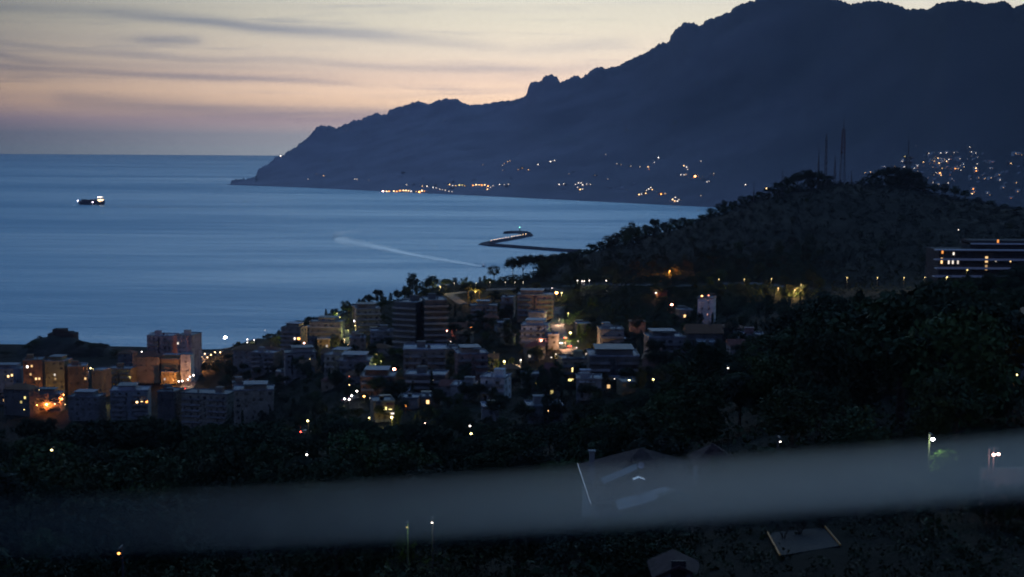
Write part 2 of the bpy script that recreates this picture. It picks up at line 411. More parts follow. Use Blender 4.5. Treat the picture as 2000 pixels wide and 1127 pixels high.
# ------------------------------------------------------------------ balcony rail right in front of the lens (out of focus)
def rail():
    root = empty('balcony_railing', (0, .74, H-1.3))
    tag(root, 'thin steel balcony rail close to the lens, blurred into a pale slanting band', 'railing')
    cu = [(-300,1042),(0,1033),(250,1027),(500,1017),(750,1004),(1000,989),(1250,973),(1500,955),(1750,936),(2000,915),(2300,889)]
    pts = [at(u, v, .74) for u, v in cu]
    d = MB(); ht = .0022                      # a flat bar, wider than it is thick, narrowed leftward to dim its blur there
    for i, p in enumerate(pts):
        hw = float(np.interp(cu[i][0], [-300,0,300,600,1000,1500,2300], [.0006,.0012,.0030,.0066,.0106,.0128,.0135]))
        for yy, zz in ((-hw,-ht),(hw,-ht),(hw,ht),(-hw,ht)):
            d.v.append((p.x, p.y-.74 + yy, p.z-(H-1.3) + zz))
    for i in range(len(pts)-1):
        for j in range(4):
            q = (j+1) % 4; d.f.append((i*4+j, i*4+q, (i+1)*4+q, (i+1)*4+j))
    d.build('handrail', mat('brushed_steel', (.060,.098,.138), .25, .5, 1, var=.06, scale=30), root)
    for p in (pts[0], pts[-1]):
        q = p - Vector((0, .74, H-1.3))
        MB().tube((q.x, 0, q.z), (q.x, 0, 0), .012, k=10).build('post', MATS['brushed_steel'], root)
rail()
# ------------------------------------------------------------------ shared colours
WALL = {'pink': (.34,.23,.19), 'rust': (.26,.12,.08), 'ochre': (.33,.24,.13), 'beige': (.27,.235,.19), 'grey': (.20,.20,.20),
        'white': (.60,.59,.57), 'rose': (.62,.44,.39), 'pale': (.31,.30,.285), 'blue': (.29,.315,.35), 'dark': (.125,.12,.115), 'sand': (.34,.28,.19)}
def wallm(k): return mat('plaster_'+k, WALL[k] if k == 'white' else tuple(c*.95 for c in WALL[k]), .9, .15, var=.3, scale=.16, objvar=.18)
m_tile = mat('terracotta_tile', (.20,.085,.055), .85, .2, var=.4, scale=1.5, objvar=.15)
m_flat = mat('roof_membrane', (.19,.205,.23), .6, .4, var=.45, scale=.3, objvar=.45)
m_glass = mat('dark_window', (.045,.048,.055), .12, .5, var=.2)
m_shut = mat('window_shutter', (.12,.10,.08), .8, .2, var=.3)
m_slab = mat('balcony_concrete', (.25,.245,.24), .85, .2, var=.3, scale=.3, objvar=.25)
m_pole = mat('lamp_pole', (.10,.10,.11), .5, .4, .6)
m_asph = mat('asphalt', (.11,.108,.11), .85, .25, var=.2, scale=.3)
m_dark = mat('dark_metal', (.05,.05,.055), .5, .4, .4)
m_bark = mat('bark', (.07,.055,.042), .95, .1, var=.35, scale=2)
LIT = {'white': (1,.88,.78), 'cool': (.92,.88,1.0), 'warm': (1,.62,.28), 'orange': (1,.36,.08), 'red': (1,.30,.20), 'tail': (1,.05,.03),
       'pink': (1,.50,.42), 'yellow': (1,.80,.30), 'green': (.25,1,.75)}
def glow(c, s): return mat('lit_%s_%g' % (c, s), (.02,.02,.02), .5, .2, var=.1, emit=LIT[c], estr=s)

LAMPS = []      # picture position and distance of every light, so that trees leave it in view
BLD = []        # footprints, so that trees keep off the houses
def unit_window(w_, h_, m):
    k = ('window', w_, h_, m.name)
    if k not in MCACHE: MCACHE[k] = MB().box(-w_/2, -.05, 0, w_/2, .12, h_).mesh('window', m)
    return MCACHE[k]
MCACHE = {}

# ------------------------------------------------------------------ buildings
def building(label, u0, u1, vt, vb, wall='beige', roof='flat', D=None, depth=13, yaw=None, bal=0, lit=(), hut=True, win=True, floors=None, name='apartment_block', cat='building', group=None, ws=1.15, wh=1.4, pitch=3.3):
    uc = (u0+u1)/2
    if yaw is None: yaw = random.uniform(-13, 13)
    if bal == 0 and win and (u1-u0) > 44 and roof == 'flat' and random.random() < .6: bal = 1
    if D is None:
        h_ = hit(uc, vb, 0, 420, 1600); D = h_.y if h_ else 1000
    p = at(uc, vb, D); zt = at(uc, vt, D).z
    W = (u1-u0)/F*D; yr = R(yaw)
    if yaw: W = max(6, (W - depth*abs(math.sin(yr)))/math.cos(yr))
    ax, ay = math.cos(yr), math.sin(yr)
    cs = [(p.x + sx_*W/2*ax - sy_*depth*ay, p.y + sx_*W/2*ay + sy_*depth*ax) for sx_ in (-1, 1) for sy_ in (0, 1)]
    zb = min(min(hz(*c) for c in cs) - .6, p.z)
    gv = max(hz(p.x, p.y), p.z)                   # where the visible front meets the ground
    root = empty(name, (p.x, p.y, zb), yr); tag(root, label, cat, group)
    T = zt - zb; G = gv - zb
    wm = wallm(wall); PENT = roof == 'flat' and W > 13 and T - G > 9 and random.random() < .6
    BLD.append((p.x - depth/2*ay, p.y + depth/2*ax, max(W, depth)/2 + 2, p.y))
    MB().box(-W/2, 0, 0, W/2, depth, T).build('wall', wm, root)
    if roof == 'flat':
        b = MB().box(-W/2-.25, -.25, T, W/2+.25, depth+.25, T+.22)
        for x0, y0, x1, y1 in ((-W/2-.25,-.25,W/2+.25,-.05), (-W/2-.25,depth+.05,W/2+.25,depth+.25), (-W/2-.25,-.05,-W/2-.05,depth+.05), (W/2+.05,-.05,W/2+.25,depth+.05)):
            b.box(x0, y0, T+.22, x1, y1, T+.75)
        rf = b.build('roof', m_flat, root)
        if random.random() < .6:
            tx = random.uniform(-.4, .4)*W; ty = random.uniform(.3, .8)*depth
            MB().box(tx-.8, ty-.6, T+.23, tx+.8, ty+.6, T+random.uniform(1.3, 2.0)).build('water_tank', random.choice((m_dark, m_slab, m_tile)), rf)
        if random.random() < .5:
            tx = random.uniform(-.35, .35)*W
            MB().box(tx-2.2, .3, T+2.5, tx+2.2, 3.0, T+2.62).box(tx-2.2, .3, T+.22, tx-2.08, .42, T+2.5).box(tx+2.08, .3, T+.22, tx+2.2, .42, T+2.5).build('pergola', random.choice((m_slab, m_tile, m_dark)), root)
        if PENT:                                        # a set-back top storey under its own flat roof
            a_, c_ = sorted((random.uniform(-.42, -.2)*W, random.uniform(.15, .42)*W))
            MB().box(a_, 3.2, T+.22, c_, depth-1, T+2.9).build('penthouse', wm, root)
            MB().box(a_-.7, 2.2, T+2.9, c_+.7, depth-.6, T+3.12).build('roof', m_flat, root)
        elif hut and W > 9:
            hx = random.uniform(-.25, .25)*W
            MB().box(hx-2, depth*.45, T+.22, hx+2.2, depth*.45+4, T+3.0).box(hx-2.2, depth*.45-.2, T+3.0, hx+2.4, depth*.45+4.2, T+3.2).build('stair_tower', wm, root)
            b = MB()
            ch = b.box(-hx-.4, depth*.3, T+.22, -hx+.4, depth*.3+.8, T+1.8).box(-hx-.55, depth*.3-.15, T+1.8, -hx+.55, depth*.3+.95, T+1.95).build('chimney', wm, rf)
    else:
        o = .7; rh = min(W, depth)*(.24 if roof == 'hip' else .3)
        b = MB(); n = 0
        if roof == 'hip':
            r_ = max(W/2 - depth*.5, .3)
            b.v = [(-W/2-o,-o,T-.15),(W/2+o,-o,T-.15),(W/2+o,depth+o,T-.15),(-W/2-o,depth+o,T-.15),(-r_,depth/2,T+rh),(r_,depth/2,T+rh)]
            b.f = [(0,1,5,4),(1,2,5),(2,3,4,5),(3,0,4),(3,2,1,0)]
        else:
            b.v = [(-W/2-o,-o,T-.2),(W/2+o,-o,T-.2),(W/2+o,depth+o,T-.2),(-W/2-o,depth+o,T-.2),(-W/2-o,depth/2,T+rh),(W/2+o,depth/2,T+rh)]
            b.f = [(0,1,5,4),(1,2,5),(2,3,4,5),(3,0,4),(3,2,1,0)]
        rf = b.build('roof', m_tile, root)
        MB().box(W*.2-.4, depth*.42, T+.3, W*.2+.4, depth*.42+.7, T+rh+1.1).build('chimney', wm, rf)
    fl = floors or max(1, int(round((T-G)/pitch)))
    fh = (T-G)/fl
    if bal:
        for f in range(fl):
            z = G + f*fh
            if f == 0 and fl > 2: continue
            b = MB()
            spans = [(-W/2-(.9 if bal == 2 else -.3), W/2+(.9 if bal == 2 else -.3))] if bal >= 2 or W < 13 else [(-W/2+.3, -W*.08), (W*.08, W/2-.3)]
            for x0, x1 in spans:
                b.box(x0, -1.5, z-.12, x1, -.002, z+.1).box(x0, -1.5, z+.1, x1, -1.38, z+1.05)
                b.box(x0, -1.38, z+.1, x0+.1, -.002, z+1.05).box(x1-.1, -1.38, z+.1, x1, -.002, z+1.05)
            b.build('balcony', m_slab, root)
    if win and W > 15 and fl > 2 and random.random() < .55:
        sx0 = random.uniform(-.3, .3)*W
        MB().box(sx0-.6, -.04, G+.5, sx0+.6, .1, T-.8).build('stairwell_window', m_glass, root)
    if bal and random.random() < .6:
        for q in range(random.randint(1, 3)):
            f = random.randrange(1, fl+1); ax_ = random.uniform(-.35, .35)*W
            b = MB(); b.v = [(ax_-1.3, -.002, G+f*fh-.35),(ax_+1.3, -.002, G+f*fh-.35),(ax_+1.3, -1.3, G+f*fh-.95),(ax_-1.3, -1.3, G+f*fh-.95)]; b.v += [(x, y, z+.05) for x, y, z in b.v]
            b.f = [(0,1,2,3),(4,5,6,7),(0,1,5,4),(1,2,6,5),(2,3,7,6),(3,0,4,7)]; b.build('awning', random.choice((m_tile, m_slab, m_shut)), root)
    if win:
        nx = max(1, min(7, int((W-1.2)/3.4)))
        dz_ = .1 if bal else .9
        hh = 2.1 if bal else wh
        hh = min(hh, fh-.7)
        for f in range(fl):
            for i in range(nx):
                if random.random() < .22: continue
                x = -W/2 + (i+.5+random.uniform(-.13,.13))*W/nx
                wo = meshobj('window', unit_window(ws*random.choice((.8,1,1,1.5)), round(hh, 1), random.choice((m_glass, m_glass, m_shut))), root, (x, 0, G + f*fh + dz_))
        if abs(yaw) > 8:                                   # the side that shows
            sgn = 1 if yaw < 0 else -1
            nd = max(1, int(depth/4.5))
            for f in range(fl):
                for i in range(nd):
                    wo = meshobj('window', unit_window(1.1, round(min(1.4, fh-.8), 1), m_glass), root, (sgn*W/2, (i+.5)*depth/nd, G + f*fh + .9))
                    wo.rotation_euler = (0, 0, R(90)*sgn)
    for q in lit:                                          # lit windows given by picture position
        lu, lv, c, s = q[:4]; ww = q[4] if len(q) > 4 else 1.2; hh2 = q[5] if len(q) > 5 else 1.5
        lp = at(lu, lv, D); x = (lp.x - p.x)/max(.3, ax)
        x = max(-W/2+.7, min(W/2-.7, x)); z = lp.z - zb
        wo = meshobj('window', unit_window(ww, hh2, glow(c, s)), root, (x, -.08 if not bal else -.1, z - hh2/2))
        wo['label'] = 'window lit from inside'
    return root, D

B = building
# seaside quarter on the left
B('tall pinkish tower block with stepped top, tallest by the beach on the left', 286, 340, 657, 737, 'rose', depth=16, bal=0, lit=[(347,0,'warm',0)][:0], name='tower_block')
B('tall pinkish tower block joined to its taller twin, dark balconies at its right edge', 341, 381, 656, 737, 'rose', depth=18, bal=0, lit=[(346,671,'white',1.2)], name='tower_block')
B('pale block with hipped roof lit orange by a lamp, in front of the tower blocks', 262, 312, 697, 750, 'sand', 'hip', depth=12, yaw=0, floors=5)
B('block with a bare wall glowing orange between two dark pilasters below the towers', 314, 352, 702, 748, 'ochre', depth=11, win=False)
B('narrow grey slab block right of the orange glowing wall', 353, 373, 694, 748, 'white', depth=11, yaw=0)
B('rust red block with two lit windows under its roof, below the fort', 44, 86, 704, 772, 'rust', depth=14, lit=[(54,716,'white',5),(62,715,'warm',1.2),(60,731,'warm',.8),(70,740,'warm',2),(76,740,'warm',1.5)])
B('brown block with a column of lit windows right of the rust red one', 87, 129, 706, 770, 'ochre', depth=14, lit=[(107,732,'white',.8),(108,740,'warm',.4)])
B('bluish pale block with two lit windows at the left edge', -20, 42, 722, 768, 'blue', depth=14, lit=[(16,735,'warm',3),(23,733,'warm',2.5)])
B('reddish brown block behind the four bright terrace lamps', 131, 172, 716, 772, 'rust', depth=12, lit=[(172,740,'warm',1.2)])
B('slender ochre block with stairwell windows, right of the terrace lamps', 176, 206, 724, 778, 'ochre', depth=12, floors=5)
B('low ochre block with small square windows left of the orange lit block', 207, 258, 721, 756, 'ochre', depth=12, lit=[(204,735,'yellow',4),(257,737,'yellow',1.6)])
B('grey block just below the fort knoll, left of the hip roofed block', 228, 262, 690, 726, 'grey', 'hip', depth=10)
B('dark ochre house at the left edge above the front trees', 2, 64, 760, 812, 'dark', 'hip', depth=12, lit=[(50,776,'yellow',1.6),(42,785,'yellow',.6)])
B('pinkish house lit orange by the lamp in its yard', 66, 118, 770, 806, 'pink', depth=10, yaw=0, lit=[])
B('dark grey block with pale roof right of the orange lit yard', 131, 196, 776, 824, 'grey', depth=13)
B('grey blue block with a row of orange lit ground floor windows', 214, 292, 764, 822, 'blue', depth=16, bal=1, lit=[(267,785,'warm',5),(276,783,'warm',4),(288,785,'orange',4)])
B('tall beige slab block with ribbed dark facade above the front trees', 304, 346, 766, 838, 'dark', depth=14, win=True)
B('long beige block with flat roofs in front of the wooded gap', 348, 452, 770, 838, 'beige', depth=15, bal=1)
B('stepped beige block at the right end of the long beige block', 454, 538, 763, 822, 'beige', depth=15, yaw=8, bal=0)
B('small grey house with white terrace wall behind the long beige block', 452, 500, 748, 775, 'pale', depth=9)
# the hill town
B('grey house low on the coast slope, right of the floodlight mast', 455, 520, 683, 722, 'pale', 'hip', depth=12, yaw=0)
B('grey block with shaded terrace under the coast trees', 486, 540, 690, 735, 'grey', depth=12, bal=1)
B('block with stacked balconies and an orange lit terrace on the coast slope', 545, 592, 641, 692, 'beige', depth=13, bal=2, lit=[(576,661,'white',2),(584,661,'orange',6,1.8,1.4)])
B('broad terraced block with pale balcony bands beside the lit lane', 602, 668, 630, 682, 'pale', depth=14, bal=2, lit=[(625,663,'white',1.2)])
B('flat roofed block with bright skylights, below the broad terraced block', 553, 622, 690, 734, 'pale', depth=14, lit=[(606,704,'yellow',3.5,.9,2.2),(601,708,'yellow',1.6,.6,2)])
B('low flat roofed house right of the skylight block', 628, 690, 695, 730, 'pale', depth=14, lit=[])
B('pale roofed building with red lamp at its corner above the wooded gap', 662, 722, 706, 745, 'grey', depth=16)
B('block of rounded balconies above the violet lamp', 692, 746, 604, 668, 'beige', depth=14, bal=2)
B('huge dark block with oblique left wing and roof pavilion, biggest in the hill town', 752, 830, 592, 692, 'dark', depth=26, yaw=-24, bal=2)
B('dark right wing of the huge block with many balcony bands', 826, 878, 588, 690, 'dark', depth=20, bal=2)
B('low pale terrace house at the foot of the huge block', 722, 768, 648, 688, 'pale', depth=10, bal=1)
B('block with a curved pale roof terrace, below the huge block', 786, 872, 684, 738, 'beige', depth=18, bal=1, lit=[(821,724,'white',2.5,.8,1.6),(830,724,'white',1.5,.8,1.4)])
B('grey block with bare pinkish side wall and small balconies, right of the curved terrace block', 890, 958, 692, 744, 'pink', depth=14, bal=1, lit=[(917,718,'white',2.5,.9,1.8)])
B('flat roofed reddish house beside the yellow street light', 704, 770, 737, 776, 'rust', depth=15, yaw=0)
B('block with dim balconies between the reddish house and the white one', 788, 872, 734, 772, 'dark', depth=13, bal=2, lit=[(844,745,'white',.6)])
B('low pale shed roofed hall left of the white striped house', 876, 928, 755, 781, 'pale', depth=12, win=False)
B('white house with two rows of strip windows in the middle of the trees', 931, 992, 739, 784, 'white', depth=12, yaw=-14, floors=3, pitch=3)
B('pale villa with lit porch among the front trees', 724, 776, 786, 824, 'sand', depth=11, lit=[(752,799,'yellow',3),(762,803,'yellow',2.2),(780,806,'white',1.5)])
B('low house with an orange lit terrace behind the pale villa', 772, 818, 779, 800, 'pale', depth=10, win=False, lit=[(778,791,'orange',7,1.2,1),(794,792,'orange',2.5,1.2,1)])
B('small white roofed house between reddish house and dim balconies', 770, 806, 766, 782, 'pale', depth=9, win=False)
B('pale house with corner balcony left of the lone wide house, in the front trees', 940, 976, 797, 830, 'pale', depth=10)
B('wide pale house with one warm lamp among the front trees', 1028, 1103, 795, 826, 'pale', depth=11, yaw=6, lit=[(1069,803,'warm',3,.8,.8)])
B('old pinkish villa of tall windows near the top of the town', 918, 972, 598, 634, 'pink', depth=12)
B('narrow block of small white balconies left of the flat roofed pair', 976, 1004, 582, 624, 'pale', depth=12, bal=2)
B('pinkish block with a broad white flat roof by the upper road', 1008, 1082, 577, 628, 'pink', depth=16, bal=1)
B('small house with a pale lean-to roof and orange lit door', 880, 926, 640, 662, 'pink', 'gable', depth=9, lit=[(920,643,'yellow',2,.5,1.4),(930,641,'orange',8,2.4,1)])
B('block with white wrap-round balconies and white roof left of the road of cars', 1014, 1072, 637, 682, 'white', depth=15, bal=2)
B('flat roofed annexe of the white balcony block by the road of cars', 1070, 1092, 655, 684, 'grey', depth=10, win=True, hut=False)
B('white roofed house with an orange lit roof terrace right of the green street light', 1170, 1220, 645, 692, 'pale', depth=13, floors=3)
B('low porch house with pale canopy roof below the road of cars', 1094, 1150, 702, 745, 'sand', depth=12, lit=[(1118,722,'yellow',2.2,.6,2),(1115,742,'yellow',2,2.5,1)])
B('wide dark grey block with red shutters in front of the orange roof terrace house', 1150, 1248, 697, 752, 'dark', depth=20, yaw=0, bal=1)
B('tile roofed block with three rows of windows right of the wide dark block', 1250, 1308, 700, 740, 'pink', 'hip', depth=14)
B('dim block with pale ledges half hidden by the black trees', 1264, 1340, 660, 702, 'grey', depth=14, bal=2)
B('dim long house above the black trees, right of the pale ledges', 1342, 1412, 650, 684, 'dark', 'gable', depth=12)
B('bluish house with many small windows low down by the pink lamp', 1124, 1176, 742, 782, 'blue', depth=12, lit=[])
B('lone tall white house with red lights on its roof terrace, under the hill', 1357, 1397, 583, 634, 'white', 'flat', depth=11, yaw=-16, ws=.8, wh=1.1, lit=[(1382,614,'pink',.9,.5,1.1)])
B('small reddish house beside a white lamp under the hill', 1278, 1304, 568, 582, 'rust', 'hip', depth=8)
B('pale house with an orange lit window beside the black trees', 1432, 1492, 656, 682, 'pink', depth=10, lit=[(1446,668,'warm',3,.7,1.6),(1437,668,'orange',1.5,.7,1.4)])
B('dark low house above the pale house with the orange window', 1405, 1450, 640, 662, 'dark', 'hip', depth=9)
for lab, a in (('faint pale house just above the black trees, left of the chimney lamp', (1190, 1214, 742, 756)), ('dim house in the trees below the ridge path', (1030, 1066, 612, 640))):
    B(lab, a[0], a[1], a[2], a[3], 'pale', depth=8, hut=False)
LAND = [('the huge dark block',815,640),('the road of cars',1105,680),('the lit lane',670,650),('the white striped house',960,760),('the pale villa',750,800),('the lone white house',1377,605),('the tower blocks',335,700),('the long beige block',400,800),('the white balcony block',1045,655),('the porch house',1120,720),('the wide dark block',1200,720),('the curved terrace block',830,710),('the coast slope lamps',490,665),('the wooded gap',610,760),('the orange roof terrace',1195,650),('the old villa',945,615),('the tile roofed block',1280,715)]
FILL = [(520,712,46),(560,746,44),(600,738,30),(636,742,36),(640,764,30),(580,680,28),(632,690,26),(668,690,34),(700,690,36),(742,700,40),(690,752,30),(742,736,30),(640,720,34),(880,704,30),(905,672,34),(950,668,40),(985,650,34),(872,776,34),(840,796,40),(896,800,38),(1000,740,36),(1040,760,40),(1080,742,34),(1000,700,40),(1040,706,44),(990,676,30),(1140,652,30),(1140,684,28),(1220,680,34),(1246,652,30),(1080,776,34),(1140,800,30),(960,722,30),(700,620,26),(656,664,28),(1300,648,32),(1340,628,30),(1440,700,30),(1380,690,36),(905,626,32),(960,642,30),(1230,770,34),(1180,764,30),(226,746,34),(150,744,30),(20,790,40),(214,702,30),(262,760,30),(330,752,34)]
for i, (u, v, w_) in enumerate(FILL):
    lm = min(LAND, key=lambda q: (q[1]-u)**2 + (1.6*(q[2]-v))**2); dx_, dy_ = u-lm[1], v-lm[2]
    side = ('right of ' if dx_ > 0 else 'left of ') if abs(dx_) > 1.3*abs(dy_) else ('below ' if dy_ > 0 else 'above ')
    far_ = 'a little way ' if abs(dx_)+abs(dy_) > 50 else 'just '
    rf = ['hip','flat','gable','flat','hip'][i % 5]; wl = ['beige','pink','pale','grey','sand','dark','ochre'][i % 7]
    if hit(u, v, 0, 420, 1150) is None or i % 4 == 3 or 1062 < u < 1134 and 625 < v < 720: continue
    hgt = random.uniform(16, 30)
    lit_ = [(u+random.uniform(-.3,.3)*w_, v-hgt*random.uniform(.3,.6), random.choice(['warm','yellow','white']), random.choice([.5,1,2]))] if i % 3 == 0 else []
    B('small %s %s house %s%s%s' % ({'hip':'hipped','flat':'flat roofed','gable':'gabled'}[rf], {'sand':'sandy'}.get(wl, wl), far_, side, lm[0]), u-w_/2, u+w_/2, v-hgt, v, wl, rf, depth=random.uniform(8, 12), name='house', cat='house', group='small houses of the town', lit=lit_)
# house on the mast hill behind the umbrella pines
B('pale low house behind the umbrella pines on the mast hill', 1732, 1790, 345, 366, 'pale', 'flat', D=1510, depth=10)

# modern terraced building on the right
def terrace_hotel():
    D = 640; p = at(1830, 545, D); zb = hz(p.x, p.y) - 1
    root = empty('terraced_building', (p.x, p.y, zb)); tag(root, 'long modern building of stacked white terraces with lit rooms, on the right', 'building')
    z = lambda v: at(1915, v, D).z - zb
    X = lambda u: at(u, 520, D).x - p.x
    MB().box(X(1838), 4, 0, X(2110), 24, z(490)).build('wall', mat('dark_render', (.06,.058,.06), .9, .2, var=.2, scale=.3), root)
    MB().box(X(1905), 8, z(490), X(2110), 22, z(472)).build('upper_wall', mat('dark_render', (.06,.058,.06), .9, .2, var=.2, scale=.3), root)
    for u0, u1, v in ((1828, 2110, 488), (1905, 2110, 477), (1828, 2110, 507), (1830, 2110, 524), (1826, 2110, 540)):
        y0 = 0 if v != 477 else 6
        MB().box(X(u0), y0, z(v)-.5, X(u1), 4 if v != 477 else 23, z(v)).box(X(u0), y0, z(v), X(u1), y0+.12, z(v)+(.0 if v in (488, 477) else .5)).build('terrace', mat('white_concrete', (.62,.62,.62), .8, .2, var=.12, scale=.4), root)
    for u in range(1850, 2100, 44):
        MB().box(X(u)-.2, .6, 0, X(u)+.2, 1.0, z(488)-.5).build('column', mat('dark_render', (.06,.058,.06), .9, .2, var=.2, scale=.3), root)
    for u, v, c, s, w_, h_ in ((1844,511,'warm',3,.8,2.6),(1858,512,'white',2,.7,2.4),(1866,512,'white',2,.7,2.4),(1876,512,'white',1.5,.7,2.4),(1845,494,'orange',2,.8,1.4),(1867,497,'white',2.5,.7,1.2),
                              (1932,508,'warm',2,1.2,2.8),(1932,524,'warm',.8,1.0,2.4),(1950,511,'white',1.5,.6,.8),(1979,511,'warm',3,.6,.8),(1895,531,'yellow',3,.6,2.0),(1959,473,'orange',2,.8,1.4)):
        if v == 473: yy = 7.9
        else: yy = 3.9
        meshobj('window', unit_window(w_, h_, glow(c, s*.6)), root, (X(u), yy, z(v)-h_/2))
    for i, u in enumerate(range(1885, 2100, 9)):
        for v in (512, 529):
            if abs(u-1932) > 5 and not (v == 529 and abs(u-1895) < 6): meshobj('window', unit_window(1.3, 2.2, m_glass), root, (X(u), 3.9, z(v)-1.1))
    BLD.append((p.x+30, p.y+12, 40, p.y))
terrace_hotel()

# house at the right edge, close
def edge_house():
    D = 190; p = at(1985, 700, D); zb = hz(p.x, p.y) - 1; root = empty('garden_house', (p.x, p.y, zb), -R(22)); tag(root, 'near house with a pale gable end at the right edge', 'house')
    X = lambda u: (u-1985)/F*D; z = lambda v: at(1990, v, D).z - zb
    b = MB(); w1 = X(1992); 
    b.prism([(w1, 0), (X(2150), 0), (X(2150), z(615)), (X(2070), z(590)), (w1, z(620))], 0, 10).build('wall', wallm('pale'), root)
    MB().prism([(X(1984), z(622)), (X(2070), z(588)), (X(2160), z(618)), (X(2160), z(614)), (X(2070), z(583)), (X(1984), z(617))], -.8, 10.8).build('roof', m_tile, root)
    meshobj('window', unit_window(1.1, 1.4, m_glass), root, (X(2030), 0, z(660)))
    BLD.append((p.x+6, p.y+5, 9, p.y))
edge_house()

# ------------------------------------------------------------------ the tiled house just below the balcony
m_old = mat('old_tile', (.060,.034,.032), .85, .2, var=.5, scale=2.5)
def near_house():
    D = 130.0; k = D/F; p0 = at(1250, 985, D)
    root = empty('tiled_house', (p0.x, p0.y, p0.z-8)); tag(root, 'dim tiled house with chimney, dish and small tower seen through the blurred rail', 'house')
    X = lambda u: (u-1250)*k
    Z = lambda v: at(1250, v, D).z - (p0.z-8)
    ww = wallm('pale')
    def loc(u, v, y): p = at(u, v, D+y); return (p.x-p0.x, y, p.z-(p0.z-8))
    ze = loc(1154, 985, 0)[2]
    bk = 17.0; bl = loc(1128, 914, bk); br = loc(1372, 914, bk)
    fl_, fr_ = loc(1154, 985, 0)[0], loc(1356, 985, 0)[0]
    MB().slab([(fl_+.5, .6), (fr_-.5, .6), (br[0]-.5, bk-.6), (bl[0]+.5, bk-.6)], 0, ze-.1).build('wall', wallm('pale'), root)
    a1, a2 = loc(1250, 875, 10.5), loc(1256, 875, 10.5)
    b = MB(); b.v = [(fl_,0,ze),(fr_,0,ze),(br[0],bk,ze),(bl[0],bk,ze),a1,a2]; b.f = [(0,1,5,4),(1,2,5),(2,3,4,5),(3,0,4),(3,2,1,0)]
    rf = b.build('roof', m_old, root)
    MB().tube((fl_, 0, ze+.03), (bl[0], bk, ze+.03), .05).build('gutter', mat('zinc', (.55,.57,.6), .4, .5, .8), rf)
    def onroof(u, v):
        lo_, hi_ = 0.0, 10.5
        for _ in range(30):
            y = (lo_+hi_)/2; q = loc(u, v, y)
            if q[2] > ze + (a1[2]-ze)*y/10.5: lo_ = y
            else: hi_ = y
        return Vector(q)
    q = onroof(1156, 921); MB().box(q.x-.26, q.y-.2, q.z-1, q.x+.26, q.y+.3, q.z+2.0).box(q.x-.36, q.y-.3, q.z+2.0, q.x+.36, q.y+.4, q.z+2.12).build('chimney', ww, rf)
    q4 = [onroof(u, v) for u, v in ((1173,938),(1243,909),(1245,920),(1180,949))]
    b = MB(); b.v = [tuple(p) for p in q4] + [tuple(p+Vector((0,-.05,.22))) for p in q4]; b.f = [(0,1,2,3),(4,5,6,7),(0,1,5,4),(1,2,6,5),(2,3,7,6),(3,0,4,7)]
    b.build('roof_panel', ww, rf)
    # stove pipe with a little gabled cap
    x = X(1245); pp = MB().box(x-.25, -1.2, 0, x+.25, -.75, Z(935)).build('vent_pipe', ww, root)
    MB().prism([(X(1233), Z(933)), (x, Z(930)+.06), (X(1257), Z(933)), (X(1257), Z(931)), (x, Z(928)+.06), (X(1233), Z(931))], -1.35, -.6).build('cap', mat('bright_zinc', (.75,.76,.78), .3, .5, .3), pp)
    # dish
    qd = onroof(1251, 922); d = MB(); n = 18; c = qd + Vector((0, -.3, .75))
    d.v = [(c.x, c.y+.09, c.z)] + [(c.x+.33*math.cos(2*math.pi*i/n), c.y, c.z+.33*math.sin(2*math.pi*i/n)) for i in range(n)]
    d.f = [(0, 1+i, 1+(i+1) % n) for i in range(n)]
    dish = d.build('satellite_dish', mat('dish_paint', (.62,.63,.65), .5, .4), rf)
    MB().tube((qd.x, qd.y, qd.z-.1), (qd.x, qd.y-.25, qd.z+.75), .03).build('mount', m_dark, rf)
    MB().tube((X(1297), 1.5, Z(975)), (X(1297), 1.5, Z(862)), .04, .02).box(X(1297)-.5, 1.49, Z(868), X(1297)+.5, 1.51, Z(868)+.03).box(X(1297)-.35, 1.49, Z(874), X(1297)+.35, 1.51, Z(874)+.03).build('antenna', m_dark, rf)
    # little tower with a pyramid roof on the right
    MB().box(X(1364), -.5, 0, X(1431), 2.8, Z(902)).build('tower_wall', ww, root)
    b = MB(); a0, a1, zz = X(1352), X(1444), Z(903)
    b.v = [(a0,-1.1,zz),(a1,-1.1,zz),(a1,3.4,zz),(a0,3.4,zz),(X(1396),1.15,Z(869))]; b.f = [(0,1,4),(1,2,4),(2,3,4),(3,0,4),(3,2,1,0)]
    b.build('tower_roof', m_old, root)
    # front wing with a low gable
    MB().prism([(X(1212), 0), (X(1338), 0), (X(1338), Z(966)), (X(1297), Z(953)), (X(1212), Z(976))], -4, -.002).build('wing_wall', ww, root)
    MB().prism([(X(1200), Z(978)), (X(1297), Z(951)), (X(1348), Z(967)), (X(1348), Z(963)), (X(1297), Z(946)), (X(1200), Z(973))], -4.5, -.8).build('wing_roof', mat('slate', (.14,.15,.17), .7, .3), root)
    for u, v in ((1240, 1010), (1290, 1005)): meshobj('window', unit_window(1.0, 1.2, m_glass), root, (X(u), -4, Z(v)))
    BLD.append((p0.x, p0.y+3, 9, p0.y))
near_house()
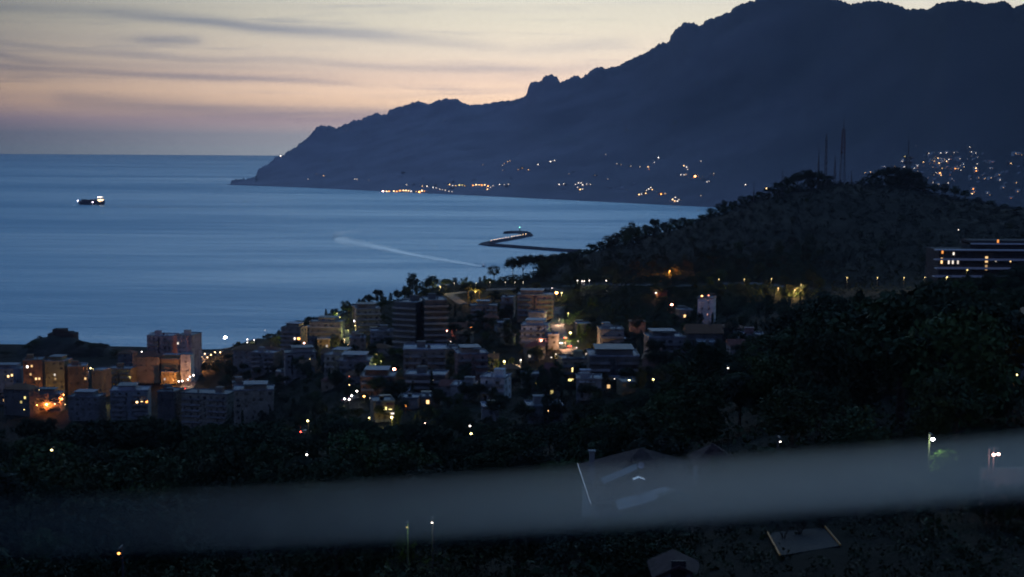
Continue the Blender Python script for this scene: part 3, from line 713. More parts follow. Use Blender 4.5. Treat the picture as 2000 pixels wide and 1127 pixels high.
def shed():
    D = 84.0; k = D/F; p = at(1325, 1127, D); zb = hz(p.x, p.y)-.5; root = empty('garden_shed', (p.x, p.y, zb)); tag(root, 'little gabled shed with a bluish front at the bottom edge', 'shed')
    X = lambda u: (u-1325)*k; Z = lambda v: at(1325, v, D).z - zb
    MB().prism([(X(1283), 0), (X(1367), 0), (X(1367), Z(1124)), (X(1325), Z(1109)), (X(1283), Z(1124))], 0, 3).build('wall', wallm('grey'), root)
    MB().prism([(X(1272), Z(1130)), (X(1325), Z(1108)), (X(1378), Z(1130)), (X(1378), Z(1125)), (X(1325), Z(1102)), (X(1272), Z(1125))], -.35, 3.3).build('roof', m_old, root)
    MB().box(-.45, -.05, .5, .45, .04, 2.3).build('door', m_dark, root)
    BLD.append((p.x, p.y+1.5, 3, p.y))
shed()
def patio():
    q = [hit(u, v, .1, 70, 140) for u, v in ((1499,1043),(1523,1086),(1641,1067),(1611,1031))]
    c = sum(q, Vector())/4; zt = max(a.z for a in q) + .1
    root = empty('patio', c); tag(root, 'grey paved patio between two yellow lit edges, half hidden by bare twigs', 'patio')
    loc = [(a.x-c.x, a.y-c.y) for a in q]
    pb = MB(); zz_ = [hz(a.x, a.y)-c.z+.12 for a in q]; pb.v = [(x, y, z-.3) for (x, y), z in zip(loc, zz_)] + [(x, y, z) for (x, y), z in zip(loc, zz_)]; pb.f = [(0,1,2,3),(4,5,6,7),(0,1,5,4),(1,2,6,5),(2,3,7,6),(3,0,4,7)]
    pb.build('paving', mat('grey_paving', (.013,.0125,.014), .8, .3, var=.3, scale=.8), root)
    for ia, ib, c_, s in ((0, 1, 'yellow', .03), (2, 3, 'yellow', .02)):
        a = Vector((*loc[ia], zz_[ia]+.06)); b2 = Vector((*loc[ib], zz_[ib]+.06))
        o = MB().tube(a, b2, .06, k=5).build('edge_light', glow(c_, s), root)
    BLD.append((c.x, c.y, 4, c.y))
    return c
patio_c = patio()

# ------------------------------------------------------------------ fort on its rocky knoll
def fort():
    D = 1165; c = at(137, 690, D); gx = c.x; zb = hz(gx, D+20)
    n, m_ = 41, 25; X = np.zeros((m_, n)); Y = X.copy(); Z = X.copy()
    tops = [(30,690),(42,680),(60,668),(75,663),(92,660),(100,655),(146,659),(160,668),(178,672),(200,672),(214,680),(236,688),(250,692)]
    for i in range(m_):
        for j in range(n):
            u = 22 + (256-22)*j/(n-1); t = i/(m_-1)
            y = D + 80*t; x = at(u, 690, D).x*(y/D)
            top = at(u, float(np.interp(u, *zip(*tops))), D+35).z + 1.2*mnoise.noise(Vector((u*.12, 0, 2)))
            z = zb - 4 + max(0, top - zb + 4)*math.sin(math.pi*min(1, t*1.15))**.55 + 1.0*mnoise.noise(Vector((x*.09, y*.09, 1)))
            if j in (0, n-1) or i in (0, m_-1): z = zb-5
            X[i,j] = x; Y[i,j] = y; Z[i,j] = z
    tag(meshobj('rocky_hill', grid_mesh('rocky_hill', X, Y, Z, mat('dark_rock', (.035,.036,.03), .95, .1, var=.5, scale=.08))), 'black rocky knoll by the sea under the fort', kind='structure')
    D2 = D + 36; p = at(118, 665, D2); k = D2/F
    root = empty('fort', (p.x, p.y, p.z-2)); tag(root, 'squat dark stone fort on top of the knoll by the sea', 'fort')
    Xf = lambda u: (u-118)*k; Zf = lambda v: at(118, v, D2).z - (p.z-2)
    ms = mat('fort_stone', (.06,.056,.05), .95, .1, var=.4, scale=.3)
    MB().box(Xf(93), 0, 0, Xf(144), 14, Zf(652)).build('wall', ms, root)
    MB().box(Xf(101), 2, Zf(652), Xf(125), 12, Zf(644)).build('tower', ms, root)
    MB().box(Xf(126), 3, Zf(652), Xf(138), 11, Zf(649)).build('parapet', ms, root)
    return D2
fortD = fort()

# ------------------------------------------------------------------ roads
def strip(name, label, uv, width, m, dz=.3, kind='structure', pts=None):
    P_ = pts or [hit(u, v, 0, 500, 1700) for u, v in uv]
    P_ = [p for p in P_ if p]
    fine = []
    for a, b in zip(P_, P_[1:]):
        n = max(2, int((b-a).length/5))
        fine += [a.lerp(b, i/n) for i in range(n)]
    fine.append(P_[-1]); L = [];
    for i, p in enumerate(fine):
        d = (fine[min(i+1, len(fine)-1)] - fine[max(i-1, 0)]); d.z = 0; d.normalize(); s = Vector((-d.y, d.x, 0))
        row = []
        for t in (-.5, -.17, .17, .5):
            q = p + s*(width*t); row.append((q.x, q.y, max(hz(q.x, q.y), hz(p.x, p.y)-.4) + dz))
        L.append(row)
    vs = [v for r in L for v in r]; fs = []
    for i in range(len(L)-1):
        for j in range(3): fs.append((i*4+j, i*4+j+1, i*4+j+5, i*4+j+4))
    me = bpy.data.meshes.new(name); me.from_pydata(vs, [], fs); me.materials.append(m); me.update()
    o = meshobj(name, me); tag(o, label, None, None, kind); return fine
road_all = []
def strip_(*a, **k):
    f = strip(*a, **k); road_all.extend(f); return f
road_cars = strip_('road', 'steep road with cars coming down through the hill town', [(1094,600),(1088,618),(1089,640),(1096,660),(1106,680),(1121,704)], 8.5, m_asph)
strip_('road', 'lane lit by lamps on the coast slope', [(644,628),(655,640),(670,654),(692,676)], 7, m_asph)
strip_('road', 'road along the ridge above the town', [(868,577),(905,572),(950,568),(1010,566),(1080,566),(1098,572)], 9, m_asph)
strip_('road', 'road along the foot of the mast hill', [(1100,560),(1180,556),(1260,558),(1340,560),(1420,556),(1500,556),(1580,566)], 9, m_asph)
strip_('road', 'upper lane curving down from the ridge', [(872,574),(888,584),(905,596)], 7, m_asph)
strip_('road', 'seafront street beside the tower blocks', [(395,690),(388,712),(376,738),(362,764)], 10, m_asph)

# ------------------------------------------------------------------ lamps
ORD = ['first','second','third','fourth','fifth','sixth','seventh','eighth','ninth','tenth','eleventh','twelfth','thirteenth','fourteenth']
def lamp(label, u, v, c='white', s=10, r=.35, D=None, h=8, power=0, name='street_lamp', cat='street lamp', group=None, pc=None, arm=True, rad=.5):
    if D is None:
        p = hit(u, v, h, 80, 1700)
        if p is None: p = at(u, v, 1100)
    else:
        q = hit(u, v, 5.0 if name != 'garden_lamp' else 2.2, 80, 1700)
        p = at(u, v, min(D, q.y) if q else D)
    g = min(hz(p.x, p.y) - .2, p.z - 1.0)
    root = empty(name, (p.x, p.y, g)); tag(root, label, cat, group)
    zz = p.z - g
    b = MB().tube((0, .9, 0), (0, .9, zz+.3), .12, .07)
    if arm: b.tube((0, .9, zz+.3), (0, 0, zz+.3), .06, .05)
    b.build('pole', m_pole, root)
    if name == 'street_lamp' and c in ('white', 'yellow', 'warm'): r = round(r*.85, 2)
    k = ('lamp', c, s, r)
    if k not in MCACHE: MCACHE[k] = MB().ball((0, 0, 0), r, 8, 5, .75).mesh('lamp_head', glow(c, s), True)
    meshobj('lamp_head', MCACHE[k], root, (0, 0, zz))
    LAMPS.append((u, v, p.y))
    if name == 'garden_lamp': BLD.append((p.x, p.y, 2.0, p.y))
    if power:
        ld = bpy.data.lights.new('lamp_light', 'POINT'); ld.energy = power*(1.7 if name == 'street_lamp' else 1); ld.color = pc or LIT[c]; ld.shadow_soft_size = rad
        lo = bpy.data.objects.new('lamp_light', ld); col.objects.link(lo); lo.parent = root; lo.location = (0, -.1, zz-.5)
    return root
def run(txt, pts, **kw):
    for i, (u, v) in enumerate(pts): lamp('%s %s' % (ORD[i], txt), u, v, **kw)

lamp('tall floodlight mast with a violet white glare on the beach', 440, 659, 'cool', 60, 1.3, D=1195, power=9000, name='floodlight', cat='floodlight')
run('orange lamp from the left on the seafront street beyond the towers', [(388,690),(394,697),(400,691),(405,698),(412,693),(420,688),(430,688)], c='warm', s=14, r=.5, D=1170, power=700, pc=(1,.45,.12), group='orange seafront lamps')
lamp('orange lamp in the tree beside the tower blocks', 392, 712, 'orange', 5, .5, D=1080, power=9000, pc=(1,.33,.05))
lamp('lower orange lamp beside the tower blocks', 386, 702, 'orange', 6, .5, D=1120, power=7000, pc=(1,.35,.07))
run('white lamp from the front along the street below the towers', [(349,745),(356,744),(367,741),(371,736),(378,733)], c='white', s=22, r=.5, D=1000, power=500, pc=(1,.6,.35), group='white lamps on the street below the towers')
lamp('orange white lamp on the corner of the hip roofed block', 290, 711, 'pink', 30, .7, D=1026, power=4500, pc=(1,.33,.10), arm=False)
lamp('low orange lamp against the glowing wall', 338, 741, 'orange', 2, .3, D=1004, power=4500, pc=(1,.35,.08))
lamp('white lamp on the roof edge left of the tower blocks', 277, 687, 'white', 12, .45, D=1060)
run('bright terrace lamp from the left in a row of four', [(177,719),(182,721),(187,721),(193,721)], c='yellow', s=16, r=.5, D=985, power=0, group='four terrace lamps')
lamp('bright orange lamp in the yard of the pinkish house', 91, 790, 'orange', 30, .8, D=905, power=4200, pc=(1,.28,.05))
lamp('upper orange lamp beside the lit yard', 123, 771, 'orange', 30, .6, D=915, power=3500, pc=(1,.25,.05))
lamp('lower orange lamp beside the lit yard', 121, 779, 'orange', 22, .5, D=908, power=2000, pc=(1,.25,.05))
lamp('small warm lamp right of the lit yard', 107, 789, 'warm', 12, .4, D=903)
lamp('small warm lamp further right of the lit yard', 127, 790, 'warm', 6, .35, D=900)
lamp('yellow lamp between the rust red and brown blocks', 76, 761, 'yellow', 18, .55, D=960, power=2500, pc=(1,.6,.15))
lamp('small yellow lamp left of the brown block', 70, 754, 'yellow', 10, .4, D=965)
lamp('yellow green street light below the slender ochre block', 203, 774, 'yellow', 16, .5, D=930, power=3000, pc=(.9,.8,.25))
lamp('dim yellow lamp low at the left among the front trees', 47, 800, 'yellow', 4, .4, D=880)
lamp('white lamp high on the coast slope', 483, 663, 'white', 16, .45, D=1150)
lamp('white lamp just below it on the coast slope', 483, 669, 'white', 10, .4, D=1148)
lamp('second white lamp right of the coast slope lamp', 496, 664, 'white', 8, .4, D=1148, power=1500)
lamp('thin white mast lamp on the coast ridge', 518, 645, 'white', 3, .3, D=1150)
lamp('warm lamp below the coast slope trees', 530, 675, 'warm', .8, .3, h=6, power=2500, pc=(.8,.75,.35))
lamp('pinkish white lamp in front of the broad terraced block', 594, 670, 'pink', 24, .5, D=1000)
lamp('violet white lamp beside the rounded balconies', 693, 627, 'cool', 30, .55, D=960)
run('green lit lamp from the top of the lit lane', [(658,612),(664,619),(668,633),(680,645),(690,655),(699,666)], c='yellow', s=3, r=.3, h=6, power=1300, pc=(.75,.85,.25), group='lamps along the lit lane')
lamp('warm lamp at the bend of the lit lane', 672, 662, 'warm', 1.5, .3, h=6, power=5000, pc=(1,.62,.28))
lamp('warm lamp at the top of the lit lane', 650, 634, 'warm', .8, .3, h=6, power=3500, pc=(1,.6,.28))
lamp('orange lamp cluster beside the low flat roofed house', 653, 697, 'warm', 10, .6, D=870, power=1200)
lamp('red lamp at the corner of the pale roofed building', 685, 722, 'red', 24, .65, D=800, arm=False)
lamp('large reddish lamp above the yellow street light', 770, 721, 'red', 30, .75, D=760)
lamp('yellow street light beside the flat roofed reddish house', 767, 742, 'yellow', 14, .5, D=720, power=250)
run('thin white garden light from the left below the reddish lamp', [(723,703),(733,711),(744,705),(744,716)], c='yellow', s=2.5, r=.28, h=5, power=500, pc=(.7,.85,.3), group='garden lights in the dark trees')
run('small yellow lamp right of the reddish lamp', [(793,734),(810,733)], c='yellow', s=5, r=.35, D=745)
lamp('dim red lamp on the slope left of the wooded gap lights', 682, 735, 'red', 1.2, .3, D=780)
run('white light from the top in the car park by the wooded gap', [(697,764),(687,773),(673,779),(682,780)], c='white', s=20, r=.45, D=640, power=180, group='car park lights')
lamp('warm light above the car park', 682, 752, 'warm', 5, .4, D=660)
lamp('orange light right of the car park', 711, 774, 'orange', 16, .45, D=640)
lamp('small white light left of the pale villa', 723, 777, 'white', 5, .3, D=640)
lamp('yellow light at the gate of the pale villa', 721, 816, 'yellow', 6, .35, h=4, power=700, pc=(1,.85,.25))
lamp('bright yellow light in the tree of the pale villa', 765, 815, 'yellow', 8, .55, h=4, power=1400, pc=(1,.85,.2))
lamp('round orange lamp alone among the front trees', 830, 826, 'pink', 20, .4, D=520)
lamp('white lamp in the front trees, upper of a pair', 918, 832, 'white', 5, .25, D=480)
lamp('white lamp in the front trees, lower of a pair', 920, 847, 'yellow', 8, .28, D=430)
lamp('large red lamp right of the huge dark block', 871, 646, 'red', 32, .8, D=880, arm=False)
lamp('white lamp below the large red lamp', 880, 667, 'white', 3, .3, D=860)
lamp('red lamp on the curved terrace block', 865, 706, 'pink', 22, .55, D=775)
lamp('yellow street light in a tree right of the bare pinkish wall', 985, 706, 'yellow', 12, .6, h=6, power=1500, pc=(1,.85,.15))
lamp('white street light on a pole right of the yellow tree', 1017, 703, 'white', 8, .4, h=8, power=900, pc=(1,.9,.6))
lamp('large red lamp on the white balcony block', 1057, 665, 'red', 18, .55, D=815, arm=False)
lamp('pink lamp at the edge of the upper road', 1073, 592, 'pink', 18, .6, D=980)
lamp('orange floodlit lamp where the upper road bends', 1087, 572, 'orange', 40, .9, D=1020, power=1800, pc=(1,.5,.18))
lamp('green yellow lamp beside the floodlit bend', 1097, 572, 'yellow', 8, .5, D=1015, power=1500, pc=(.85,.9,.2))
lamp('small white lamp above the floodlit bend', 1078, 563, 'white', 6, .35, D=1030)
run('white lamp from the left in the group beside the pines', [(1128,548),(1137,549),(1141,549),(1151,548),(1184,548)], c='white', s=7, r=.38, h=8, power=500, group='white lamps at the foot of the pines')
run('small white lamp from the left along the ridge road', [(858,558),(887,553),(930,553),(957,551),(987,551),(1006,551),(1022,551)], c='white', s=2.2, r=.3, h=8, power=500, pc=(.95,.85,.45), group='small lamps along the ridge')
lamp('warm lamp in the tall trees at the end of the ridge', 860, 560, 'yellow', 4, .4, D=1045, power=1800, pc=(1,.75,.25))
lamp('dim orange lamp halfway along the ridge road', 929, 568, 'orange', .8, .4, h=7, power=5000, pc=(1,.55,.12))
lamp('tall orange lamp shining on a tree under the mast hill', 1308, 529, 'orange', 4, .45, D=1085, power=9000, pc=(1,.30,.04))
lamp('round red lamp below the small reddish house', 1312, 595, 'red', 30, .7, D=900)
lamp('white lamp beside the small reddish house', 1281, 572, 'white', 10, .4, D=960, power=900, pc=(1,.5,.25))
lamp('orange lamp on the orange roof terrace', 1197, 647, 'orange', 22, .6, D=830, h=3, power=900, pc=(1,.45,.15))
lamp('pink lamp on the wide dark block, nearer the road', 1200, 692, 'pink', 18, .55, D=760, arm=False)
lamp('pink lamp above the bluish house', 1158, 731, 'pink', 22, .55, D=690, arm=False)
lamp('yellow street light in the trees below the wide dark block', 1229, 743, 'yellow', 12, .5, D=640, power=900)
lamp('second yellow street light further right below the tile roofed block', 1276, 741, 'yellow', 9, .4, D=640, power=500)
lamp('thin white post light left of the yellow street light', 1200, 740, 'white', 3, .25, D=650)
lamp('orange light on the roof terrace of the lone white house', 1371, 578, 'orange', 14, .45, D=775, h=2, power=40, arm=False)
lamp('second, dimmer light on the roof terrace of the lone white house', 1384, 577, 'red', 4, .4, D=775, arm=False)
lamp('green yellow street light shining in a tree by the road of cars', 1114, 650, 'yellow', 9, .8, D=830, power=2500, pc=(.85,1,.12))
lamp('green street light higher up the road of cars', 1110, 612, 'yellow', 4, .5, D=930, power=1600, pc=(.75,.95,.2))
lamp('warm lamp over the lower end of the road of cars', 1118, 690, 'warm', 1.0, .3, D=782, h=8, power=9000, pc=(1,.55,.2))
lamp('warm lamp over the middle of the road of cars', 1104, 668, 'warm', .6, .3, D=845, power=4500, pc=(1,.5,.25))
lamp('warm lamp over the top of the road of cars', 1092, 622, 'warm', .5, .3, D=920, power=4500, pc=(1,.6,.35))
lamp('white post light right of the road of cars', 1129, 666, 'white', 2.5, .3, D=830)
lamp('small white light right of the post light', 1126, 679, 'white', 6, .3, D=800)
lamp('small white light above the wide dark block', 1145, 691, 'white', 3, .3, D=780)
run('white light left of the low porch house', [(1077,698),(1086,692)], c='white', s=4, r=.3, D=760)
lamp('pair of white lights in the black trees under the dim house', 1422, 719, 'white', 4, .14, D=470)
run('small warm lamp from the left along the foot of the mast hill', [(1404,545),(1454,545),(1507,544),(1565,556),(1655,542),(1714,542),(1766,542),(1807,541),(1850,541)], c='yellow', s=2.5, r=.33, h=8, power=700, pc=(1,.75,.3), group='lamps along the foot of the mast hill')
lamp('orange lit lamp at the bend below the mast hill', 1552, 566, 'warm', .8, .3, D=900, power=5000, pc=(1,.6,.2))
lamp('second orange lit lamp left of the bend below the mast hill', 1520, 562, 'warm', .8, .3, D=905, power=3500, pc=(1,.6,.2))
lamp('small white lamp on the hill left of the terraced building', 1872, 449, 'white', 4, .35, D=930)
for q in road_cars:                                   # the lit road stays in view between the trees
    u_ = 1000 + F*q.x/q.y; LAMPS.append((u_, 290 + F*(H-hz(q.x, q.y))/q.y, q.y))
# near gardens below the balcony
lamp('bright garden lamp above a lit green bush on the right', 1822, 858, 'cool', 30, .15, D=107, power=120, pc=(.75,1,.35), name='garden_lamp', cat='garden lamp', rad=.1)
lamp('left of a pair of glaring wall lamps at the right edge', 1941, 888, 'pink', 30, .11, D=92, power=25, name='garden_lamp', cat='garden lamp', rad=.1)
lamp('right of a pair of glaring wall lamps at the right edge', 1950, 887, 'pink', 30, .11, D=92, power=25, name='garden_lamp', cat='garden lamp', rad=.1)
lamp('lamp on a slim pole under the blurred rail', 844, 1021, 'white', 6, .08, D=112, power=14, pc=(1,.9,.5), name='garden_lamp', cat='garden lamp', rad=.1)
lamp('tiny orange light low in the left garden', 232, 1081, 'orange', 6, .10, D=92, name='garden_lamp', cat='garden lamp')
lamp('tiny yellow light in the trees at the left', 101, 879, 'yellow', 10, .16, D=200, name='garden_lamp', cat='garden lamp')
lamp('tiny white light in the trees right of the rail lamp', 599, 888, 'white', 10, .16, D=210, name='garden_lamp', cat='garden lamp')
lamp('yellow light in the trees below the wooded gap', 601, 822, 'yellow', 12, .25, D=330, power=60, name='garden_lamp', cat='garden lamp')
lamp('tiny white light in the black trees above the rail', 1524, 863, 'white', 8, .07, D=112, name='garden_lamp', cat='garden lamp')
lamp('warm light in the trees at the right edge', 1986, 732, 'yellow', 8, .10, D=150, power=45, pc=(1,.6,.12), name='garden_lamp', cat='garden lamp', rad=.1)
lamp('small green lit lamp left of the slim pole', 795, 1030, 'yellow', .5, .1, D=113, power=40, pc=(.5,1,.2), name='garden_lamp', cat='garden lamp', rad=.1)
def low_wall():
    p = at(1968, 924, 96); root = tag(MB().box(-1.9, 0, -4, 2.6, .3, .35).build('garden_wall', wallm('sand'), loc=(p.x, p.y, p.z), rz=R(4)), 'pale garden wall under the pair of glaring lamps', 'wall')
    BLD.append((p.x, p.y, 2, p.y))
low_wall()

# ------------------------------------------------------------------ cars
def car_mesh():
    body = MB().prism([(-2.1,.3),(2.1,.3),(2.15,.75),(1.2,.95),(.7,1.42),(-1.1,1.45),(-1.8,.98),(-2.15,.9)], -.85, .85)
    glass = MB().prism([(-1.55,.98),(1.05,.98),(.62,1.36),(-1.02,1.38)], -.862, .862)
    wheel = MB(); n = 14
    wheel.tube((0, -.1, 0), (0, .1, 0), .32, k=n)
    return body, glass, wheel
cb, cg, cw = car_mesh()
car_glass = cg.mesh('side_window', m_glass); car_wheel = cw.mesh('wheel', mat('tyre', (.02,.02,.02), .8, .2))
def car(label, p, yaw, colr, head=20, tail=14):
    root = empty('parked_car' if head == 0 else 'car', (p.x, p.y, hz(p.x, p.y)+.32), yaw); tag(root, label, 'car', 'cars in the hill town')
    cb.build('body', mat('car_paint_'+colr, {'grey': (.3,.3,.32), 'white': (.6,.6,.6), 'dark': (.05,.05,.06)}[colr], .3, .5), root)
    meshobj('side_window', car_glass, root)
    for x in (-1.35, 1.35):
        for y in (-.78, .78): meshobj('wheel', car_wheel, root, (x, y, .32))
    hm = glow('white', max(head, .5)); tm = glow('tail', max(tail, .3))
    for y in (-.6, .6):
        MB().ball((2.1, y, .68), .17, 8, 5).build('headlight', hm, root)
        MB().ball((-2.12, y, .82), .15, 8, 5).build('taillight', tm, root)
    LAMPS.append((1000 + F*p.x/p.y, 289.5 + F*(H-hz(p.x, p.y))/p.y, p.y))
    if head:
        ld = bpy.data.lights.new('headlight_beam', 'POINT'); ld.energy = 220; ld.color = (1, .75, .5); ld.shadow_soft_size = .2
        lo = bpy.data.objects.new('headlight_beam', ld); col.objects.link(lo); lo.parent = root; lo.location = (3.2, 0, .9)
for (u, v), lab, colr, up in (((1099,664), 'topmost car on the steep road, red lights glowing', 'white', 1), ((1100,673), 'middle car on the steep road', 'grey', 0), ((1107,681), 'lowest car on the steep road, red lights glowing', 'dark', 1)):
    i = min(range(len(road_cars)), key=lambda k: abs(ray(u, v).x/ray(u, v).y - road_cars[k].x/road_cars[k].y) + abs(289.5+F*(H-road_cars[k].z)/road_cars[k].y - v)*.002)
    p = road_cars[i]; d = road_cars[min(i+1, len(road_cars)-1)] - road_cars[max(i-1, 0)]
    a = math.atan2(d.y, d.x)
    car(lab, p + Vector((-d.y, d.x, 0)).normalized()*(1.8 if up else -1.8), a + (math.pi if up else 0), colr, 30, 60)
for (u, v), lab, colr, hd_ in (((361,759), 'car with red lights on the street below the towers', 'dark', 6), ((598,846), 'car with dim red lights among the front trees', 'grey', 0), ((690,778), 'parked car in the bright car park', 'white', 0), ((677,783), 'second parked car, at the edge of the bright car park', 'grey', 0)):
    p = hit(u, v, .6, 200, 1300)
    car(lab, p, R(95 if u < 400 else 20), colr, hd_, 40 if u in (361, 598) else 0)

# ------------------------------------------------------------------ masts on the hill
def crest(u):
    best = None
    for D in np.arange(950, 1640, 15):
        s = (u-1000)/F; z = hz(s*D, D); a = (z-H)/D
        if best is None or a > best[0]: best = (a, D, z)
    return best[1], best[2]
m_red = mat('red_paint', (.16,.035,.03), .6, .3); m_steel = mat('mast_steel', (.09,.09,.10), .5, .4, .5)
def mast(label, u, vt, vb, w0, w1, D=1500, red=True, top=.25, dishes=0, platform=False):
    p = at(u, vb, D); zt = at(u, vt, D).z; zb = hz(p.x, p.y) - 1
    root = empty('radio_mast', (p.x, p.y, zb)); tag(root, label, 'radio mast'); h = zt - zb
    def lattice(z0, z1):
        b = MB(); n = max(2, int((z1-z0)/5))
        ww = lambda z: w0 + (w1-w0)*min(1, z/(h*(1-top)))
        for i in range(n):
            a, c = z0+(z1-z0)*i/n, z0+(z1-z0)*(i+1)/n
            for sx_, sy_ in ((-1,-1),(1,-1),(1,1),(-1,1)):
                b.tube((sx_*ww(a)/2, sy_*ww(a)/2, a), (sx_*ww(c)/2, sy_*ww(c)/2, c), .30, k=4)
            b.tube((-ww(a)/2, -ww(a)/2, a), (ww(c)/2, -ww(c)/2, c), .17, k=4).tube((ww(a)/2, ww(a)/2, a), (-ww(c)/2, ww(c)/2, c), .17, k=4)
            b.tube((-ww(c)/2, -ww(c)/2, c), (ww(c)/2, -ww(c)/2, c), .17, k=4).tube((-ww(c)/2, ww(c)/2, c), (ww(c)/2, ww(c)/2, c), .17, k=4)
        return b
    hl = h*(1-top)
    lattice(0, hl*.55).build('lattice', m_steel, root)
    lattice(hl*.55, hl).build('upper_lattice', m_red if red else m_steel, root)
    MB().tube((0, 0, hl), (0, 0, h), (.7 if top < .4 else .42), .16, 6).build('spire', m_steel, root)
    for i in range(dishes):
        z = hl*(.5 + .45*i/max(1, dishes-1)); a = i*2.1
        MB().tube((w1*.7*math.cos(a), w1*.7*math.sin(a)-.3, z), (w1*1.1*math.cos(a), w1*1.1*math.sin(a)-.6, z), 1.0, 1.1, 10).build('dish', m_steel, root)
    if platform:
        for z in (hl*.72, hl*.85):
            MB().slab([(3.8*math.cos(t*math.pi/4), 3.8*math.sin(t*math.pi/4)) for t in range(8)], z, z+.4).build('platform', m_steel, root)
            for t in range(6):
                MB().box(-.35, -.25, 0, .35, .25, 2.8).build('antenna_panel', m_steel, root, (3.6*math.cos(t*1.05), 3.6*math.sin(t*1.05), z+.4), t*1.05)
mast('tallest mast on the hill, red and grey lattice with dishes', 1645, 229, 352, 5.5, 2.2, red=True, top=.18, dishes=6)
mast('slim mast left of the tallest mast, small head at its top', 1612, 258, 350, 2.4, 1.4, red=False, top=.1, dishes=2)
mast('short thin mast furthest left of the tallest mast pair', 1598, 288, 350, 1.8, .9, red=False, top=.3)
mast('short mast between the slim and the tallest mast', 1630, 302, 352, 2.0, 1.0, red=False, top=.3, dishes=1)
mast('mast with round antenna platforms behind the right pines', 1772, 262, 365, 4.2, 2.6, D=1500, red=False, top=.38, platform=True)
mast('thin aerial standing left on the hill crest', 1528, 328, 365, 1.2, .5, D=1440, red=False, top=.4)
mast('lower thin aerial further left on the hill crest', 1472, 354, 388, 1.0, .5, D=1420, red=False, top=.4)
mast('small aerial right of the tallest mast', 1663, 332, 352, 1.0, .5, D=1500, red=False, top=.4)

# ------------------------------------------------------------------ things on the water
def sea_pt(u, v):
    d = ray(u, v); return Vector((0, 0, H)) + d*(H/(-d.z))
def ship():
    p = sea_pt(179, 400); k = p.y/F; root = empty('cargo_ship', (p.x, p.y, -.5)); tag(root, 'cargo ship with lit superstructure far out at the left', 'ship')
    m_h = mat('ship_hull', (.05,.05,.07), .6, .3)
    L = 54*k; x0, x1 = -27*k, 27*k
    n = 24; hv = []; b = MB()
    for z, f in ((0, .86), (4, .93), (11, 1.0)):
        for i in range(n):
            t = 2*math.pi*i/n; cx = math.cos(t); sy_ = math.sin(t)
            b.v.append((L/2*f*math.copysign(abs(cx)**.55, cx), 8*math.copysign(abs(sy_)**.7, sy_), z + (2.2*max(0, -cx-.6)/.4 if z > 8 else 0)))
    for r_ in range(2):
        for i in range(n):
            j = (i+1) % n; b.f.append((r_*n+i, r_*n+j, (r_+1)*n+j, (r_+1)*n+i))
    b.f.append(tuple(2*n+i for i in range(n)))
    b.build('hull', m_h, root)
    for i, (a, c, z) in enumerate(((-19,-10,17), (-9,-1,16.4), (0,9,17.2))):
        MB().box(a*k, -6, 11.02, c*k, 6, z).build('container_stack', mat('container_paint', (.10,.08,.09), .7, .3, var=.5, scale=.2), root)
    su = MB().box(12*k, -7, 11.02, 24*k, 7, 18).box(13*k, -6, 18, 22*k, 6, 21.5).box(13.5*k, -7.5, 21.5, 19*k, 7.5, 24).build('superstructure', mat('ship_white', (.6,.6,.58), .6, .3), root)
    MB().tube((15*k, 0, 24), (15*k, 0, 30), .4).build('mast', m_dark, root)
    MB().tube((21*k, 0, 21.5), (21*k, 0, 27), 1.6, 1.3, 10).build('funnel', m_h, root)
    for x, z, c, s, r_ in ((-25.5,12.5,'cool',30,1.0),(3.5,9,'cool',30,1.0),(14,24.5,'white',16,.9),(17,25,'white',12,.9),(20,25,'white',12,.9),(23,25,'white',8,.8),(15,15,'warm',16,1.0),(17.5,13.5,'warm',18,1.1),(19,18,'white',6,.9),(22,15,'warm',20,1.2),(24,17,'warm',8,.9)):
        MB().ball((x*k, -8.2, z), r_, 8, 5).build('deck_lamp', glow(c, s), root)
    LAMPS.append((179, 395, p.y))
ship()
def boat():
    p = sea_pt(945, 521); root = empty('motor_boat', (p.x, p.y, 0), R(-25)); tag(root, 'small motor boat at the end of its curved wake', 'boat')
    b = MB(); n = 12
    prof = [(-3.4,0),(-3.4,1),( -1,1.15),(1.5,1.15),(3.6,0)]
    for z, f in ((-.2,.75),(.95,1.0)):
        for x, w_ in prof: b.v.append((x*f, w_*f*1.0, z))
        for x, w_ in prof[::-1]: b.v.append((x*f, -w_*f, z))
    m_ = 10
    for i in range(m_): b.f.append((i, (i+1) % m_, m_+(i+1) % m_, m_+i))
    b.f.append(tuple(m_+i for i in range(m_)))
    b.build('hull', mat('boat_hull', (.25,.2,.24), .5, .4), root)
    MB().prism([(-1.6,.95),(1.2,.95),(.6,2.1),(-1.4,2.2)], -.9, .9).build('cabin', mat('boat_cabin', (.5,.42,.44), .5, .4), root)
    MB().tube((-1.2, 0, 2.2), (-1.2, 0, 3.8), .06).build('mast', m_dark, root)
    MB().ball((-1.2, 0, 3.9), .3, 8, 5).build('mast_light', glow('pink', 3), root)
boat()
